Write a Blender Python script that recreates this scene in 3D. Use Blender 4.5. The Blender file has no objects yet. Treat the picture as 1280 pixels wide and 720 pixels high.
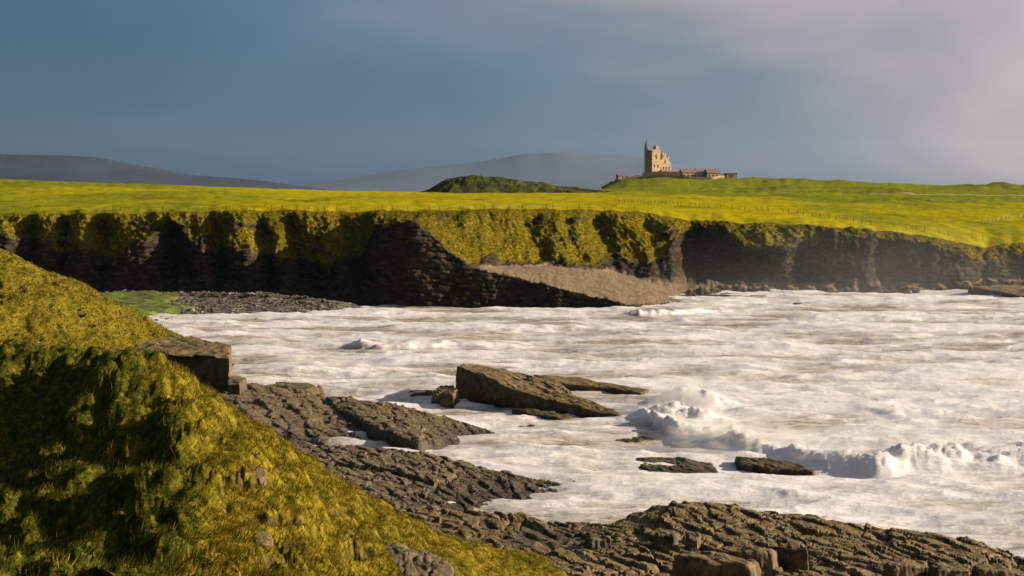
import bpy, math, random
import numpy as np

# ------------------------------------------------------------------ camera, sky, sun, exposure
sc = bpy.context.scene
F, CX, HY, H = 2000.0, 640.0, 240.0, 25.0        # focal length in photo pixels, centre column, horizon row, eye height

cam = bpy.data.cameras.new('camera')
cam.sensor_width = 36.0
cam.lens = F / 1280 * 36.0
cam.shift_y = -(360 - HY) / 1280
cam.clip_start, cam.clip_end = 0.5, 40000
cam_o = bpy.data.objects.new('camera', cam)
cam_o.location = (0, 0, H)
cam_o.rotation_euler = (math.pi / 2, 0, 0)
sc.collection.objects.link(cam_o)
sc.camera = cam_o

SUN_AZ, SUN_EL = math.radians(85), math.radians(21.5)      # azimuth from +Y (view) towards +X
sun_dir = (math.sin(SUN_AZ) * math.cos(SUN_EL), math.cos(SUN_AZ) * math.cos(SUN_EL), math.sin(SUN_EL))
sun = bpy.data.lights.new('sun', 'SUN')
sun.energy, sun.angle, sun.color = 5.0, math.radians(0.5), (1.0, 0.85, 0.67)
sun_o = bpy.data.objects.new('sun', sun)
sun_o.rotation_euler = (math.pi / 2 - SUN_EL, 0, math.pi - SUN_AZ)
sc.collection.objects.link(sun_o)

world = bpy.data.worlds.new('World')
sc.world = world
world.use_nodes = True
wn, wl = world.node_tree.nodes, world.node_tree.links
wn.clear()


def wnode(t, **kw):
    n = wn.new(t)
    for k, v in kw.items():
        setattr(n, k, v)
    return n


w_out = wnode('ShaderNodeOutputWorld')
w_bg = wnode('ShaderNodeBackground')
w_bg.inputs['Strength'].default_value = 0.10
w_sky = wnode('ShaderNodeTexSky', sky_type='NISHITA', sun_disc=False, sun_elevation=SUN_EL, sun_rotation=SUN_AZ)
w_tc = wnode('ShaderNodeTexCoord')
# storm cloud cover: bluish away from the sun, warm grey towards it
w_dot = wnode('ShaderNodeVectorMath', operation='DOT_PRODUCT')
w_dot.inputs[1].default_value = (math.sin(SUN_AZ), math.cos(SUN_AZ), 0.0)
wl.new(w_tc.outputs['Generated'], w_dot.inputs[0])
w_map = wnode('ShaderNodeMapping')
w_map.inputs['Scale'].default_value = (2.2, 2.2, 6.5)
wl.new(w_tc.outputs['Generated'], w_map.inputs['Vector'])
w_n1 = wnode('ShaderNodeTexNoise')
w_n1.inputs['Scale'].default_value = 1.6
w_n1.inputs['Detail'].default_value = 7
w_n1.inputs['Roughness'].default_value = 0.5
w_n1.inputs['Distortion'].default_value = 0.6
wl.new(w_map.outputs[0], w_n1.inputs['Vector'])
w_sum = wnode('ShaderNodeMath', operation='MULTIPLY_ADD')
w_sum.inputs[1].default_value = 0.72
wl.new(w_n1.outputs['Fac'], w_sum.inputs[0])
wl.new(w_dot.outputs['Value'], w_sum.inputs[2])
w_mr = wnode('ShaderNodeMapRange')
w_mr.inputs['From Min'].default_value = -0.37
w_mr.inputs['From Max'].default_value = 1.13
w_sep = wnode('ShaderNodeSeparateXYZ')
wl.new(w_tc.outputs['Generated'], w_sep.inputs[0])
w_hor = wnode('ShaderNodeMapRange')                      # rain-dark towards the horizon
w_hor.inputs['From Min'].default_value, w_hor.inputs['From Max'].default_value = 0.0, 0.16
w_hor.inputs['To Min'].default_value, w_hor.inputs['To Max'].default_value = -0.17, 0.07
wl.new(w_sep.outputs['Z'], w_hor.inputs['Value'])
w_add = wnode('ShaderNodeMath', operation='ADD')
wl.new(w_sum.outputs[0], w_add.inputs[0])
wl.new(w_hor.outputs[0], w_add.inputs[1])
wl.new(w_add.outputs[0], w_mr.inputs['Value'])
w_ramp = wnode('ShaderNodeValToRGB')
cr = w_ramp.color_ramp
cr.elements[0].position, cr.elements[0].color = 0.0, (0.04, 0.22, 0.46, 1)
cr.elements[1].position, cr.elements[1].color = 1.0, (2.6, 2.4, 2.2, 1)
for p, c in ((0.32, (0.05, 0.28, 0.58)), (0.42, (0.14, 0.41, 0.76)), (0.51, (0.31, 0.57, 0.91)), (0.58, (0.62, 0.76, 1.04)), (0.67, (1.25, 1.12, 1.28)), (0.75, (1.8, 1.55, 1.60)), (0.85, (2.3, 2.0, 1.9))):
    e = cr.elements.new(p)
    e.color = (*c, 1)
wl.new(w_mr.outputs[0], w_ramp.inputs['Fac'])
w_mix = wnode('ShaderNodeMix', data_type='RGBA')
w_mix.inputs['Factor'].default_value = 0.93              # how much of the sky the cloud hides
wl.new(w_sky.outputs[0], w_mix.inputs[6])
wl.new(w_ramp.outputs['Color'], w_mix.inputs[7])
wl.new(w_mix.outputs[2], w_bg.inputs['Color'])
wl.new(w_bg.outputs[0], w_out.inputs['Surface'])

vs = sc.view_settings
vs.view_transform, vs.look, vs.exposure, vs.gamma = 'Standard', 'None', 1.35, 1.0
vs.use_curve_mapping = False
sc.cycles.max_bounces = 5
sc.cycles.diffuse_bounces = 2
sc.cycles.volume_bounces = 0
sc.cycles.transparent_max_bounces = 8
sc.cycles.use_denoising = True

# ------------------------------------------------------------------ helpers
rng = np.random.default_rng(7)
random.seed(7)
COL = sc.collection


def at(px, py, Y):
    """Photo pixel at distance Y -> world point."""
    return np.array([(px - CX) * Y / F, Y, H - (py - HY) * Y / F])


def _hash(ix, iy, iz, seed):
    h = (ix.astype(np.uint32) * np.uint32(374761393) + iy.astype(np.uint32) * np.uint32(668265263)
         + iz.astype(np.uint32) * np.uint32(2147483647) + np.uint32((seed * 974711 + 1013904223) & 0xFFFFFFFF))
    h = (h ^ (h >> np.uint32(13))) * np.uint32(1274126177)
    h = (h ^ (h >> np.uint32(16))) * np.uint32(2246822519)
    return (h ^ (h >> np.uint32(15)))


def _r(ix, iy, iz, seed):
    return _hash(ix, iy, iz, seed).astype(np.float64) / 4294967295.0


def noise2(x, y, seed=0):
    x, y = np.broadcast_arrays(np.asarray(x, float), np.asarray(y, float))
    ix, iy = np.floor(x).astype(np.int64), np.floor(y).astype(np.int64)
    fx, fy = x - ix, y - iy
    z = np.zeros_like(ix)

    def g(dx, dy):
        a = _r(ix + dx, iy + dy, z, seed) * 2 * np.pi
        return np.cos(a) * (fx - dx) + np.sin(a) * (fy - dy)
    u = fx * fx * fx * (fx * (fx * 6 - 15) + 10)
    v = fy * fy * fy * (fy * (fy * 6 - 15) + 10)
    a, b = g(0, 0), g(1, 0)
    c, d = g(0, 1), g(1, 1)
    return 1.5 * ((a + (b - a) * u) + ((c + (d - c) * u) - (a + (b - a) * u)) * v)


def fbm(x, y, octs=4, seed=0, gain=0.5, lac=2.03):
    s, a, t = 0, 1.0, 0
    for o in range(octs):
        s = s + a * noise2(np.asarray(x) * lac ** o, np.asarray(y) * lac ** o, seed + o * 17)
        t += a
        a *= gain
    return s / t


def billow(x, y, octs=4, seed=0, gain=0.5):
    s, a, t = 0, 1.0, 0
    for o in range(octs):
        s = s + a * np.abs(noise2(np.asarray(x) * 2.05 ** o, np.asarray(y) * 2.05 ** o, seed + o * 13))
        t += a
        a *= gain
    return s / t


def worley(x, y, seed=0, jit=0.9):
    """F1, F2, three per-cell randoms, offset to the nearest centre."""
    x, y = np.broadcast_arrays(np.asarray(x, float), np.asarray(y, float))
    ix, iy = np.floor(x).astype(np.int64), np.floor(y).astype(np.int64)
    z = np.zeros_like(ix)
    f1 = np.full(x.shape, 9.0)
    f2 = np.full(x.shape, 9.0)
    cx, cy = np.zeros_like(ix), np.zeros_like(ix)
    ox, oy = np.zeros(x.shape), np.zeros(x.shape)
    for i in (-1, 0, 1):
        for j in (-1, 0, 1):
            px = ix + i + 0.5 + (_r(ix + i, iy + j, z, seed) - 0.5) * jit
            py = iy + j + 0.5 + (_r(ix + i, iy + j, z + 1, seed) - 0.5) * jit
            dx, dy = x - px, y - py
            d = np.sqrt(dx * dx + dy * dy)
            n = d < f1
            f2 = np.where(n, f1, np.minimum(f2, d))
            f1 = np.where(n, d, f1)
            cx, cy = np.where(n, ix + i, cx), np.where(n, iy + j, cy)
            ox, oy = np.where(n, dx, ox), np.where(n, dy, oy)
    r = [_r(cx, cy, z + k + 2, seed) for k in range(3)]
    return f1, f2, r, ox, oy


def sstep(a, b, x):
    t = np.clip((np.asarray(x, float) - a) / (b - a), 0, 1)
    return t * t * (3 - 2 * t)


class TPS:
    """Smooth surface z(x, y) through control points."""
    def __init__(self, pts, smooth=0.02):
        p = np.array(pts, float)
        self.p, n = p[:, :2], len(p)
        self.s = np.abs(self.p).max()
        q = self.p / self.s
        K = self.k(((q[:, None] - q[None]) ** 2).sum(-1)) + np.eye(n) * smooth * 1e-3
        P = np.hstack([np.ones((n, 1)), q])
        A = np.block([[K, P], [P.T, np.zeros((3, 3))]])
        w = np.linalg.solve(A, np.concatenate([p[:, 2], np.zeros(3)]))
        self.w, self.a, self.q = w[:n], w[n:], q

    @staticmethod
    def k(r2):
        return 0.5 * r2 * np.log(r2 + 1e-12)

    def __call__(self, x, y):
        x, y = np.asarray(x, float) / self.s, np.asarray(y, float) / self.s
        r = self.a[0] + self.a[1] * x + self.a[2] * y
        for (qx, qy), w in zip(self.q, self.w):
            r = r + w * self.k((x - qx) ** 2 + (y - qy) ** 2)
        return r


def link(o, parent=None, label=None, cat=None, group=None, kind=None):
    if o.name not in COL.objects:
        COL.objects.link(o)
    if parent is not None:
        o.parent = parent
    for k, v in (('label', label), ('category', cat), ('group', group), ('kind', kind)):
        if v:
            o[k] = v
    return o


def mesh_raw(name, V, faces, mat, smooth=True, attrs=None):
    """faces: (n, k) integer array."""
    V = np.ascontiguousarray(V, np.float32).reshape(-1, 3)
    faces = np.ascontiguousarray(faces, np.int32)
    n, k = faces.shape
    me = bpy.data.meshes.new(name)
    me.vertices.add(len(V))
    me.vertices.foreach_set('co', V.ravel())
    me.loops.add(n * k)
    me.loops.foreach_set('vertex_index', faces.ravel())
    me.polygons.add(n)
    me.polygons.foreach_set('loop_start', np.arange(0, n * k, k, dtype=np.int32))
    me.polygons.foreach_set('use_smooth', np.full(n, smooth, bool))
    for an, av in (attrs or {}).items():
        at_ = me.attributes.new(an, 'FLOAT', 'POINT')
        at_.data.foreach_set('value', np.ascontiguousarray(av, np.float32).ravel())
    me.update(calc_edges=True)
    me.materials.append(mat)
    return bpy.data.objects.new(name, me)


def grid_mesh(name, P, mat, attrs=None, smooth=True, keep=None, flip=False):
    """P: (rows, cols, 3), columns to +x and rows to +y give upward normals; keep: cell mask."""
    R, C = P.shape[:2]
    idx = np.arange(R * C).reshape(R, C)
    f = np.stack([idx[:-1, :-1], idx[:-1, 1:], idx[1:, 1:], idx[1:, :-1]], -1)
    if flip:
        f = f[..., ::-1]
    f = f[keep] if keep is not None else f.reshape(-1, 4)
    return mesh_raw(name, P, f, mat, smooth, attrs)


def grid_normals(P):
    du = np.gradient(P, axis=1)
    dv = np.gradient(P, axis=0)
    n = np.cross(du, dv)
    return n / (np.linalg.norm(n, axis=-1, keepdims=True) + 1e-9)


def blur(a, n, axis):
    k = np.hanning(n + 2)[1:-1]
    k /= k.sum()
    p = n // 2
    pad = [(0, 0)] * a.ndim
    pad[axis] = (p, n - 1 - p)
    ap = np.pad(a, pad, mode='edge')
    return np.apply_along_axis(lambda m: np.convolve(m, k, 'valid'), axis, ap)


# ------------------------------------------------------------------ materials
def new_mat(name):
    m = bpy.data.materials.new(name)
    m.use_nodes = True
    nt = m.node_tree
    nt.nodes.clear()
    out = nt.nodes.new('ShaderNodeOutputMaterial')
    return m, nt, out


class N:
    """Small node-graph helper."""
    def __init__(self, nt):
        self.nt = nt
        self.pos = nt.nodes.new('ShaderNodeNewGeometry').outputs['Position']

    def _in(self, sock, v):
        if isinstance(v, bpy.types.NodeSocket):
            self.nt.links.new(v, sock)
        elif v is not None:
            sock.default_value = v if not isinstance(v, tuple) or len(v) != 3 or sock.type == 'VECTOR' else (*v, 1)

    def mapped(self, scale):
        n = self.nt.nodes.new('ShaderNodeMapping')
        self.nt.links.new(self.pos, n.inputs['Vector'])
        n.inputs['Scale'].default_value = scale
        return n.outputs[0]

    def noise(self, scale, detail=4, rough=0.55, vec=None, dist=0):
        n = self.nt.nodes.new('ShaderNodeTexNoise')
        self.nt.links.new(vec or self.pos, n.inputs['Vector'])
        n.inputs['Scale'].default_value = scale
        n.inputs['Detail'].default_value = detail
        n.inputs['Roughness'].default_value = rough
        n.inputs['Distortion'].default_value = dist
        return n.outputs['Fac']

    def ramp(self, fac, stops):
        n = self.nt.nodes.new('ShaderNodeValToRGB')
        self.nt.links.new(fac, n.inputs['Fac'])
        c = n.color_ramp
        while len(c.elements) < len(stops):
            c.elements.new(0.5)
        for e, (p, col) in zip(c.elements, stops):
            e.position = p
            e.color = (*col, 1) if len(col) == 3 else col
        return n.outputs['Color']

    def rng(self, v, a, b, c=0.0, d=1.0):
        n = self.nt.nodes.new('ShaderNodeMapRange')
        self._in(n.inputs['Value'], v)
        for k, x in (('From Min', a), ('From Max', b), ('To Min', c), ('To Max', d)):
            n.inputs[k].default_value = x
        return n.outputs[0]

    def math(self, op, a, b=None):
        n = self.nt.nodes.new('ShaderNodeMath')
        n.operation = op
        self._in(n.inputs[0], a)
        if b is not None:
            self._in(n.inputs[1], b)
        return n.outputs[0]

    def mix(self, fac, a, b, blend='MIX'):
        n = self.nt.nodes.new('ShaderNodeMix')
        n.data_type = 'RGBA'
        n.blend_type = blend
        self._in(n.inputs[0], fac)
        self._in(n.inputs[6], a)
        self._in(n.inputs[7], b)
        return n.outputs[2]

    def attr(self, name):
        n = self.nt.nodes.new('ShaderNodeAttribute')
        n.attribute_name = name
        return n.outputs['Fac']

    def normal_z(self):
        g = self.nt.nodes.new('ShaderNodeNewGeometry')
        s = self.nt.nodes.new('ShaderNodeSeparateXYZ')
        self.nt.links.new(g.outputs['Normal'], s.inputs[0])
        return s.outputs[2]

    def bump(self, h, strength, dist):
        n = self.nt.nodes.new('ShaderNodeBump')
        self._in(n.inputs['Height'], h)
        n.inputs['Strength'].default_value = strength
        n.inputs['Distance'].default_value = dist
        return n.outputs[0]

    def bsdf(self, col, rough=0.8, normal=None, spec=0.3):
        n = self.nt.nodes.new('ShaderNodeBsdfPrincipled')
        self._in(n.inputs['Base Color'], col)
        self._in(n.inputs['Roughness'], rough)
        n.inputs['Specular IOR Level'].default_value = spec
        if normal is not None:
            self.nt.links.new(normal, n.inputs['Normal'])
        return n.outputs[0]


def grass_color(g, s=1.0, golden=0.5):
    """Windblown Atlantic grass: olive, straw and green in patches."""
    big = g.noise(0.16 * s, 3, 0.6)
    fine = g.noise(2.6 * s, 5, 0.65)
    c1 = g.ramp(fine, [(0.30, (0.018, 0.012, 0.003)), (0.5, (0.112, 0.086, 0.007)), (0.72, (0.285, 0.208, 0.015))])
    c2 = g.ramp(fine, [(0.28, (0.016, 0.017, 0.003)), (0.5, (0.070, 0.065, 0.006)), (0.76, (0.170, 0.145, 0.012))])
    return g.mix(g.rng(big, golden - 0.14, golden + 0.14), c1, c2), fine


def mat_headland():
    m, nt, out = new_mat('cliff_and_turf')
    g = N(nt)
    gc, gf = grass_color(g, 0.5, 0.60)
    gc = g.mix(1.0, gc, (1.25, 1.28, 1.0), 'MULTIPLY')       # drier, paler grass on the cliff slopes
    rn = g.noise(0.5, 6, 0.65, g.mapped((1, 1, 2.6)))
    rc = g.ramp(rn, [(0.28, (0.010, 0.008, 0.0055)), (0.52, (0.040, 0.031, 0.020)), (0.75, (0.115, 0.088, 0.058))])
    sn = g.noise(0.30, 6, 0.7, g.mapped((0.7, 3.0, 3.0)))
    slab = g.ramp(sn, [(0.3, (0.11, 0.076, 0.044)), (0.5, (0.19, 0.138, 0.084)), (0.7, (0.26, 0.195, 0.125))])
    rock = g.mix(g.attr('slab'), rc, slab)
    col = g.mix(g.attr('grass'), rock, gc)
    h = g.math('ADD', g.noise(1.6, 6, 0.7), g.math('MULTIPLY', gf, 0.8))
    b = g.bump(h, 1.0, 0.9)
    nt.links.new(g.bsdf(col, 0.95, b, 0.02), out.inputs['Surface'])
    return m


def mat_field():
    m, nt, out = new_mat('pasture')
    g = N(nt)
    fine = g.noise(0.30, 6, 0.68, g.mapped((1, 0.4, 1)))
    big = g.noise(0.02, 4, 0.55, g.mapped((1, 0.5, 1)))
    straw = g.ramp(fine, [(0.3, (0.140, 0.126, 0.002)), (0.5, (0.230, 0.194, 0.003)), (0.72, (0.305, 0.247, 0.005))])
    green = g.ramp(fine, [(0.3, (0.070, 0.078, 0.004)), (0.55, (0.130, 0.138, 0.008)), (0.75, (0.20, 0.20, 0.014))])
    k = g.math('ADD', g.attr('green'), g.rng(big, 0.35, 0.65, -0.45, 0.45))
    col = g.mix(g.rng(k, 0.2, 0.8), straw, green)
    col = g.mix(g.attr('shade_rush'), col, g.ramp(fine, [(0.3, (0.028, 0.026, 0.003)), (0.7, (0.075, 0.070, 0.008))]))  # dark olive: bank shade put into the colour, plus rush patches
    b = g.bump(g.noise(0.7, 5, 0.65), 0.6, 0.6)
    nt.links.new(g.bsdf(col, 1.0, b, 0.0), out.inputs['Surface'])
    return m


def mat_turf(name, golden, s=1.0):
    m, nt, out = new_mat(name)
    g = N(nt)
    gc, gf = grass_color(g, s, golden)
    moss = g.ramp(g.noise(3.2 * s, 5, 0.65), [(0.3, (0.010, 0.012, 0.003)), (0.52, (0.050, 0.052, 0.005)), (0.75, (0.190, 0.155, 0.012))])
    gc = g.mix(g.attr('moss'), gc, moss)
    soil = g.ramp(gf, [(0.3, (0.012, 0.009, 0.006)), (0.7, (0.06, 0.042, 0.026))])
    col = g.mix(g.attr('soil'), gc, soil)
    b = g.bump(g.math('ADD', g.noise(9 * s, 4, 0.7), gf), 0.9, 0.12)
    nt.links.new(g.bsdf(col, 0.95, b, 0.02), out.inputs['Surface'])
    return m


def mat_blades():
    m, nt, out = new_mat('grass_blades')
    g = N(nt)
    gc, gf = grass_color(g, 1.0, 0.64)
    moss = g.ramp(g.noise(1.4, 4, 0.65), [(0.3, (0.014, 0.016, 0.003)), (0.52, (0.054, 0.058, 0.006)), (0.75, (0.20, 0.165, 0.014))])
    gc = g.mix(g.attr('moss'), gc, moss)
    gc = g.mix(1.0, gc, g.ramp(g.attr('tone'), [(0.0, (0.25, 0.25, 0.25)), (0.6, (1.0, 1.0, 1.0)), (1.0, (2.1, 1.9, 1.6))]), 'MULTIPLY')
    d = g.bsdf(gc, 0.8, None, 0.03)
    t = nt.nodes.new('ShaderNodeBsdfTranslucent')
    nt.links.new(gc, t.inputs['Color'])
    mx = nt.nodes.new('ShaderNodeMixShader')
    mx.inputs[0].default_value = 0.35
    nt.links.new(d, mx.inputs[1])
    nt.links.new(t.outputs[0], mx.inputs[2])
    nt.links.new(mx.outputs[0], out.inputs['Surface'])
    return m


def mat_rock(name, dark, mid, light, algae=0.5, scale=1.0, wet=0.55):
    m, nt, out = new_mat(name)
    g = N(nt)
    n = g.noise(1.3 * scale, 7, 0.68)
    col = g.ramp(n, [(0.28, dark), (0.5, mid), (0.74, light)])
    a = g.noise(0.33 * scale, 4, 0.6)
    up = g.rng(g.normal_z(), 0.45, 0.95)
    am = g.math('MULTIPLY', g.math('MULTIPLY', g.rng(a, 0.42, 0.62), up), algae)
    col = g.mix(am, col, g.ramp(n, [(0.3, (0.04, 0.036, 0.007)), (0.7, (0.16, 0.135, 0.022))]))
    h = g.math('ADD', g.noise(5.0 * scale, 6, 0.7), g.math('MULTIPLY', g.noise(22 * scale, 3, 0.6), 0.35))
    b = g.bump(h, 0.85, 0.14 / scale)
    r = g.rng(g.noise(0.6 * scale, 3), 0.35, 0.65, wet - 0.12, 0.9)
    sp = nt.nodes.new('ShaderNodeSeparateXYZ')
    nt.links.new(g.pos, sp.inputs[0])
    soak = g.rng(g.math('ADD', sp.outputs[2], g.math('MULTIPLY', g.noise(0.5, 4, 0.6), 1.4)), 1.7, 0.9)     # wet by the last wave
    col = g.mix(soak, col, g.mix(1.0, col, (0.42, 0.40, 0.38), 'MULTIPLY'))
    r = g.math('SUBTRACT', r, g.math('MULTIPLY', soak, 0.25))
    nt.links.new(g.bsdf(col, r, b, 0.16), out.inputs['Surface'])
    return m


def mat_sea():
    m, nt, out = new_mat('churned_sea_water')
    g = N(nt)
    st = g.noise(0.16, 6, 0.62, g.mapped((0.45, 1.2, 1)), 0.6)
    md = g.noise(0.8, 8, 0.70, g.mapped((0.30, 1.1, 1)), 1.2)
    fn = g.noise(3.2, 5, 0.68, g.mapped((0.7, 1.2, 1)), 0.5)
    s = g.math('ADD', g.math('MULTIPLY', st, 0.9), g.math('ADD', g.math('MULTIPLY', md, 0.9), g.math('MULTIPLY', fn, 0.42)))
    s = g.math('ADD', s, g.attr('foam'))
    foam = g.rng(s, 0.86, 1.36)
    water = g.ramp(md, [(0.3, (0.17, 0.132, 0.085)), (0.7, (0.34, 0.28, 0.205))])
    white = g.ramp(fn, [(0.25, (0.62, 0.575, 0.545)), (0.6, (0.74, 0.70, 0.68))])
    col = g.mix(foam, water, white)
    h = g.math('ADD', g.math('MULTIPLY', fn, 0.6), g.math('MULTIPLY', md, 1.4))
    b = g.bump(h, 0.55, 0.4)
    rough = g.rng(foam, 0, 1, 0.22, 0.75)
    tr = nt.nodes.new('ShaderNodeBsdfTranslucent')
    nt.links.new(col, tr.inputs['Color'])
    mxs = nt.nodes.new('ShaderNodeMixShader')
    nt.links.new(g.math('MULTIPLY', foam, 0.30), mxs.inputs[0])
    nt.links.new(g.bsdf(col, rough, b, 0.4), mxs.inputs[1])
    nt.links.new(tr.outputs[0], mxs.inputs[2])
    nt.links.new(mxs.outputs[0], out.inputs['Surface'])
    return m


def mat_plain(name, stops, scale=1.0, rough=0.85, bump=0.4, bd=0.1, spec=0.2):
    m, nt, out = new_mat(name)
    g = N(nt)
    n = g.noise(scale, 5, 0.62)
    b = g.bump(g.noise(scale * 3, 4, 0.65), bump, bd)
    nt.links.new(g.bsdf(g.ramp(n, stops), rough, b, spec), out.inputs['Surface'])
    return m


M_HEAD, M_FIELD, M_SEA, M_BLADE = mat_headland(), mat_field(), mat_sea(), mat_blades()
M_TURF = mat_turf('rough_turf', 0.62)
M_ROCK = mat_rock('shore_rock', (0.016, 0.010, 0.005), (0.108, 0.071, 0.034), (0.25, 0.168, 0.085), 0.6)
M_ROCKB = mat_rock('grey_shore_rock', (0.014, 0.010, 0.006), (0.082, 0.057, 0.032), (0.19, 0.136, 0.082), 0.35)
M_ROCKC = mat_rock('weed_stained_rock', (0.016, 0.010, 0.005), (0.110, 0.072, 0.032), (0.26, 0.172, 0.082), 0.6)
M_FOAM = mat_plain('sea_foam', [(0.3, (0.68, 0.64, 0.61)), (0.7, (0.82, 0.80, 0.78))], 2.0, 0.8)
M_PEBBLE = mat_plain('beach_pebbles', [(0.3, (0.03, 0.023, 0.016)), (0.55, (0.075, 0.058, 0.042)), (0.72, (0.30, 0.25, 0.20))], 0.7)
M_MOSS = mat_plain('bright_green_weed', [(0.3, (0.018, 0.018, 0.006)), (0.48, (0.050, 0.062, 0.007)), (0.66, (0.12, 0.145, 0.010))], 0.45, 0.8, 0.6, 0.3)
M_MOUNT = mat_plain('moorland_haze_tint', [(0.3, (0.032, 0.040, 0.054)), (0.7, (0.045, 0.054, 0.070))], 0.004, 1.0, 0.2, 4, 0.0)  # blue lift puts distance haze into the base colour
M_MOUNT2 = mat_plain('far_moorland_haze_tint', [(0.3, (0.072, 0.092, 0.130)), (0.7, (0.088, 0.108, 0.148))], 0.002, 1.0, 0.2, 4, 0.0)  # paler and bluer again, more of the haze painted into the colour
M_MOUND = mat_plain('dark_heath', [(0.3, (0.018, 0.020, 0.006)), (0.5, (0.038, 0.042, 0.010)), (0.7, (0.075, 0.078, 0.016))], 0.15, 1.0, 0.6, 0.8, 0.0)
M_STONE = mat_plain('sandstone', [(0.3, (0.22, 0.145, 0.082)), (0.5, (0.33, 0.23, 0.135)), (0.7, (0.42, 0.30, 0.185))], 0.5, 0.9, 0.4, 0.2)
M_SLATE = mat_plain('slate_roof', [(0.3, (0.095, 0.064, 0.050)), (0.7, (0.17, 0.118, 0.09))], 0.8, 0.7)
M_GLASS = mat_plain('dark_window', [(0.3, (0.020, 0.018, 0.018)), (0.7, (0.045, 0.04, 0.04))], 0.8, 0.25)
M_WALLSTONE = mat_plain('dry_stone', [(0.3, (0.16, 0.10, 0.058)), (0.5, (0.27, 0.18, 0.105)), (0.7, (0.38, 0.27, 0.165))], 0.8, 0.95, 0.7, 0.3)
M_WOOD = mat_plain('weathered_wood', [(0.3, (0.035, 0.027, 0.02)), (0.7, (0.09, 0.07, 0.05))], 6, 0.9)
M_WIRE = mat_plain('galvanised_wire', [(0.3, (0.06, 0.055, 0.05)), (0.7, (0.11, 0.10, 0.09))], 2, 0.5)
M_TRACK = mat_plain('track_gravel', [(0.3, (0.26, 0.22, 0.14)), (0.7, (0.40, 0.34, 0.24))], 0.5, 0.95)
M_LEAF = mat_plain('shrub_leaves', [(0.3, (0.022, 0.026, 0.008)), (0.7, (0.07, 0.065, 0.02))], 1.5, 0.9)
M_BARK = mat_plain('bark', [(0.3, (0.05, 0.038, 0.026)), (0.7, (0.10, 0.078, 0.055))], 3, 0.9)

# ------------------------------------------------------------------ headland: cliff lofted from base to turf edge, pasture behind
# rows: sea-level base, top of the front rock face, back of the sloping slab, foot of the turf, turf edge   (px: (py, Y))
BASE = {-300: (375, 394), 0: (372, 386), 140: (374, 374), 300: (378, 364), 450: (385, 352), 520: (388, 348), 600: (389, 346), 700: (390, 343),
        780: (390, 340), 830: (392, 352), 860: (384, 374), 900: (376, 392), 960: (372, 392), 1060: (371, 392), 1180: (371, 392), 1240: (372, 392), 1300: (370, 400), 1600: (370, 410)}
FRONT = {-300: (312, 394), 0: (292, 388), 60: (307, 387), 110: (317, 382), 142: (330, 378), 165: (312, 380), 210: (274, 379), 245: (309, 376), 300: (314, 372), 340: (322, 368),
         380: (330, 366), 410: (332, 362), 450: (320, 358), 470: (284, 355), 500: (277, 352), 517: (278, 351), 540: (296, 351), 570: (321, 351), 595: (337, 351), 640: (345, 350),
         690: (358, 347), 740: (371, 344), 780: (381, 342), 830: (380, 354), 860: (373, 374), 900: (363, 398), 960: (361, 402), 1060: (363, 399), 1180: (362, 399), 1240: (352, 401), 1300: (352, 406), 1600: (352, 416)}
BACK = {-300: (311, 394.5), 0: (291, 388.5), 60: (306, 387.5), 110: (316, 382.5), 142: (329, 378.5), 165: (311, 380.5), 210: (273.5, 379.6), 245: (308, 376.5), 300: (313, 372.5), 340: (321, 368.5),
        380: (329, 366.5), 410: (331, 362.5), 450: (319, 358.5), 470: (283, 356), 500: (276.8, 352.4), 517: (277.7, 351.4), 540: (295.6, 351.5), 570: (320.6, 351.6), 600: (335.5, 354), 625: (332.5, 370),
        700: (334, 380), 760: (341, 386), 805: (351, 389), 828: (360, 390), 850: (367, 391), 880: (361, 400), 920: (358, 404), 960: (358, 405), 1060: (360, 402), 1180: (359, 402), 1240: (349, 404), 1300: (349, 408), 1600: (349, 418)}
FOOT = {-300: (310, 395), 0: (290, 389), 60: (305, 388), 110: (315, 383), 142: (328, 379), 165: (310, 381), 210: (273, 380), 245: (307, 377), 300: (312, 373), 340: (320, 369),
        380: (328, 367), 410: (330, 363), 450: (318, 359), 470: (282, 357), 500: (276.6, 352.8), 517: (277.4, 351.8), 540: (295.2, 352), 570: (320.2, 352.2), 600: (334, 357), 640: (327, 377),
        700: (329, 384), 750: (331, 389), 775: (318, 394), 800: (330, 396), 828: (325, 399), 845: (300, 408), 870: (286, 420), 905: (286, 417), 930: (305, 406), 980: (307, 405), 1020: (299, 408),
        1060: (293, 410), 1130: (301, 408), 1180: (311, 407), 1230: (330, 406), 1260: (324, 412), 1300: (318, 416), 1600: (318, 426)}
EDGE = {-300: (272, 400), 0: (269, 397), 100: (267, 394), 200: (265, 391), 340: (263, 391), 450: (264, 393), 520: (264, 400), 600: (262, 412), 700: (261, 420), 800: (265, 426),
        870: (276, 428), 905: (277, 427), 960: (279, 424), 1060: (285, 422), 1130: (292, 420), 1180: (299, 418), 1230: (310, 417), 1270: (302, 424), 1300: (300, 428), 1600: (300, 438)}

NC = 1400
CPX = np.linspace(-290, 1590, NC)


def row_pts(d, sm=9):
    k = sorted(d)
    py = np.interp(CPX, k, [d[i][0] for i in k])
    Y = np.interp(CPX, k, [d[i][1] for i in k])
    py, Y = blur(py, sm, 0), blur(Y, sm, 0)
    return np.stack([(CPX - CX) * Y / F, Y, H - (py - HY) * Y / F], -1)


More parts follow.
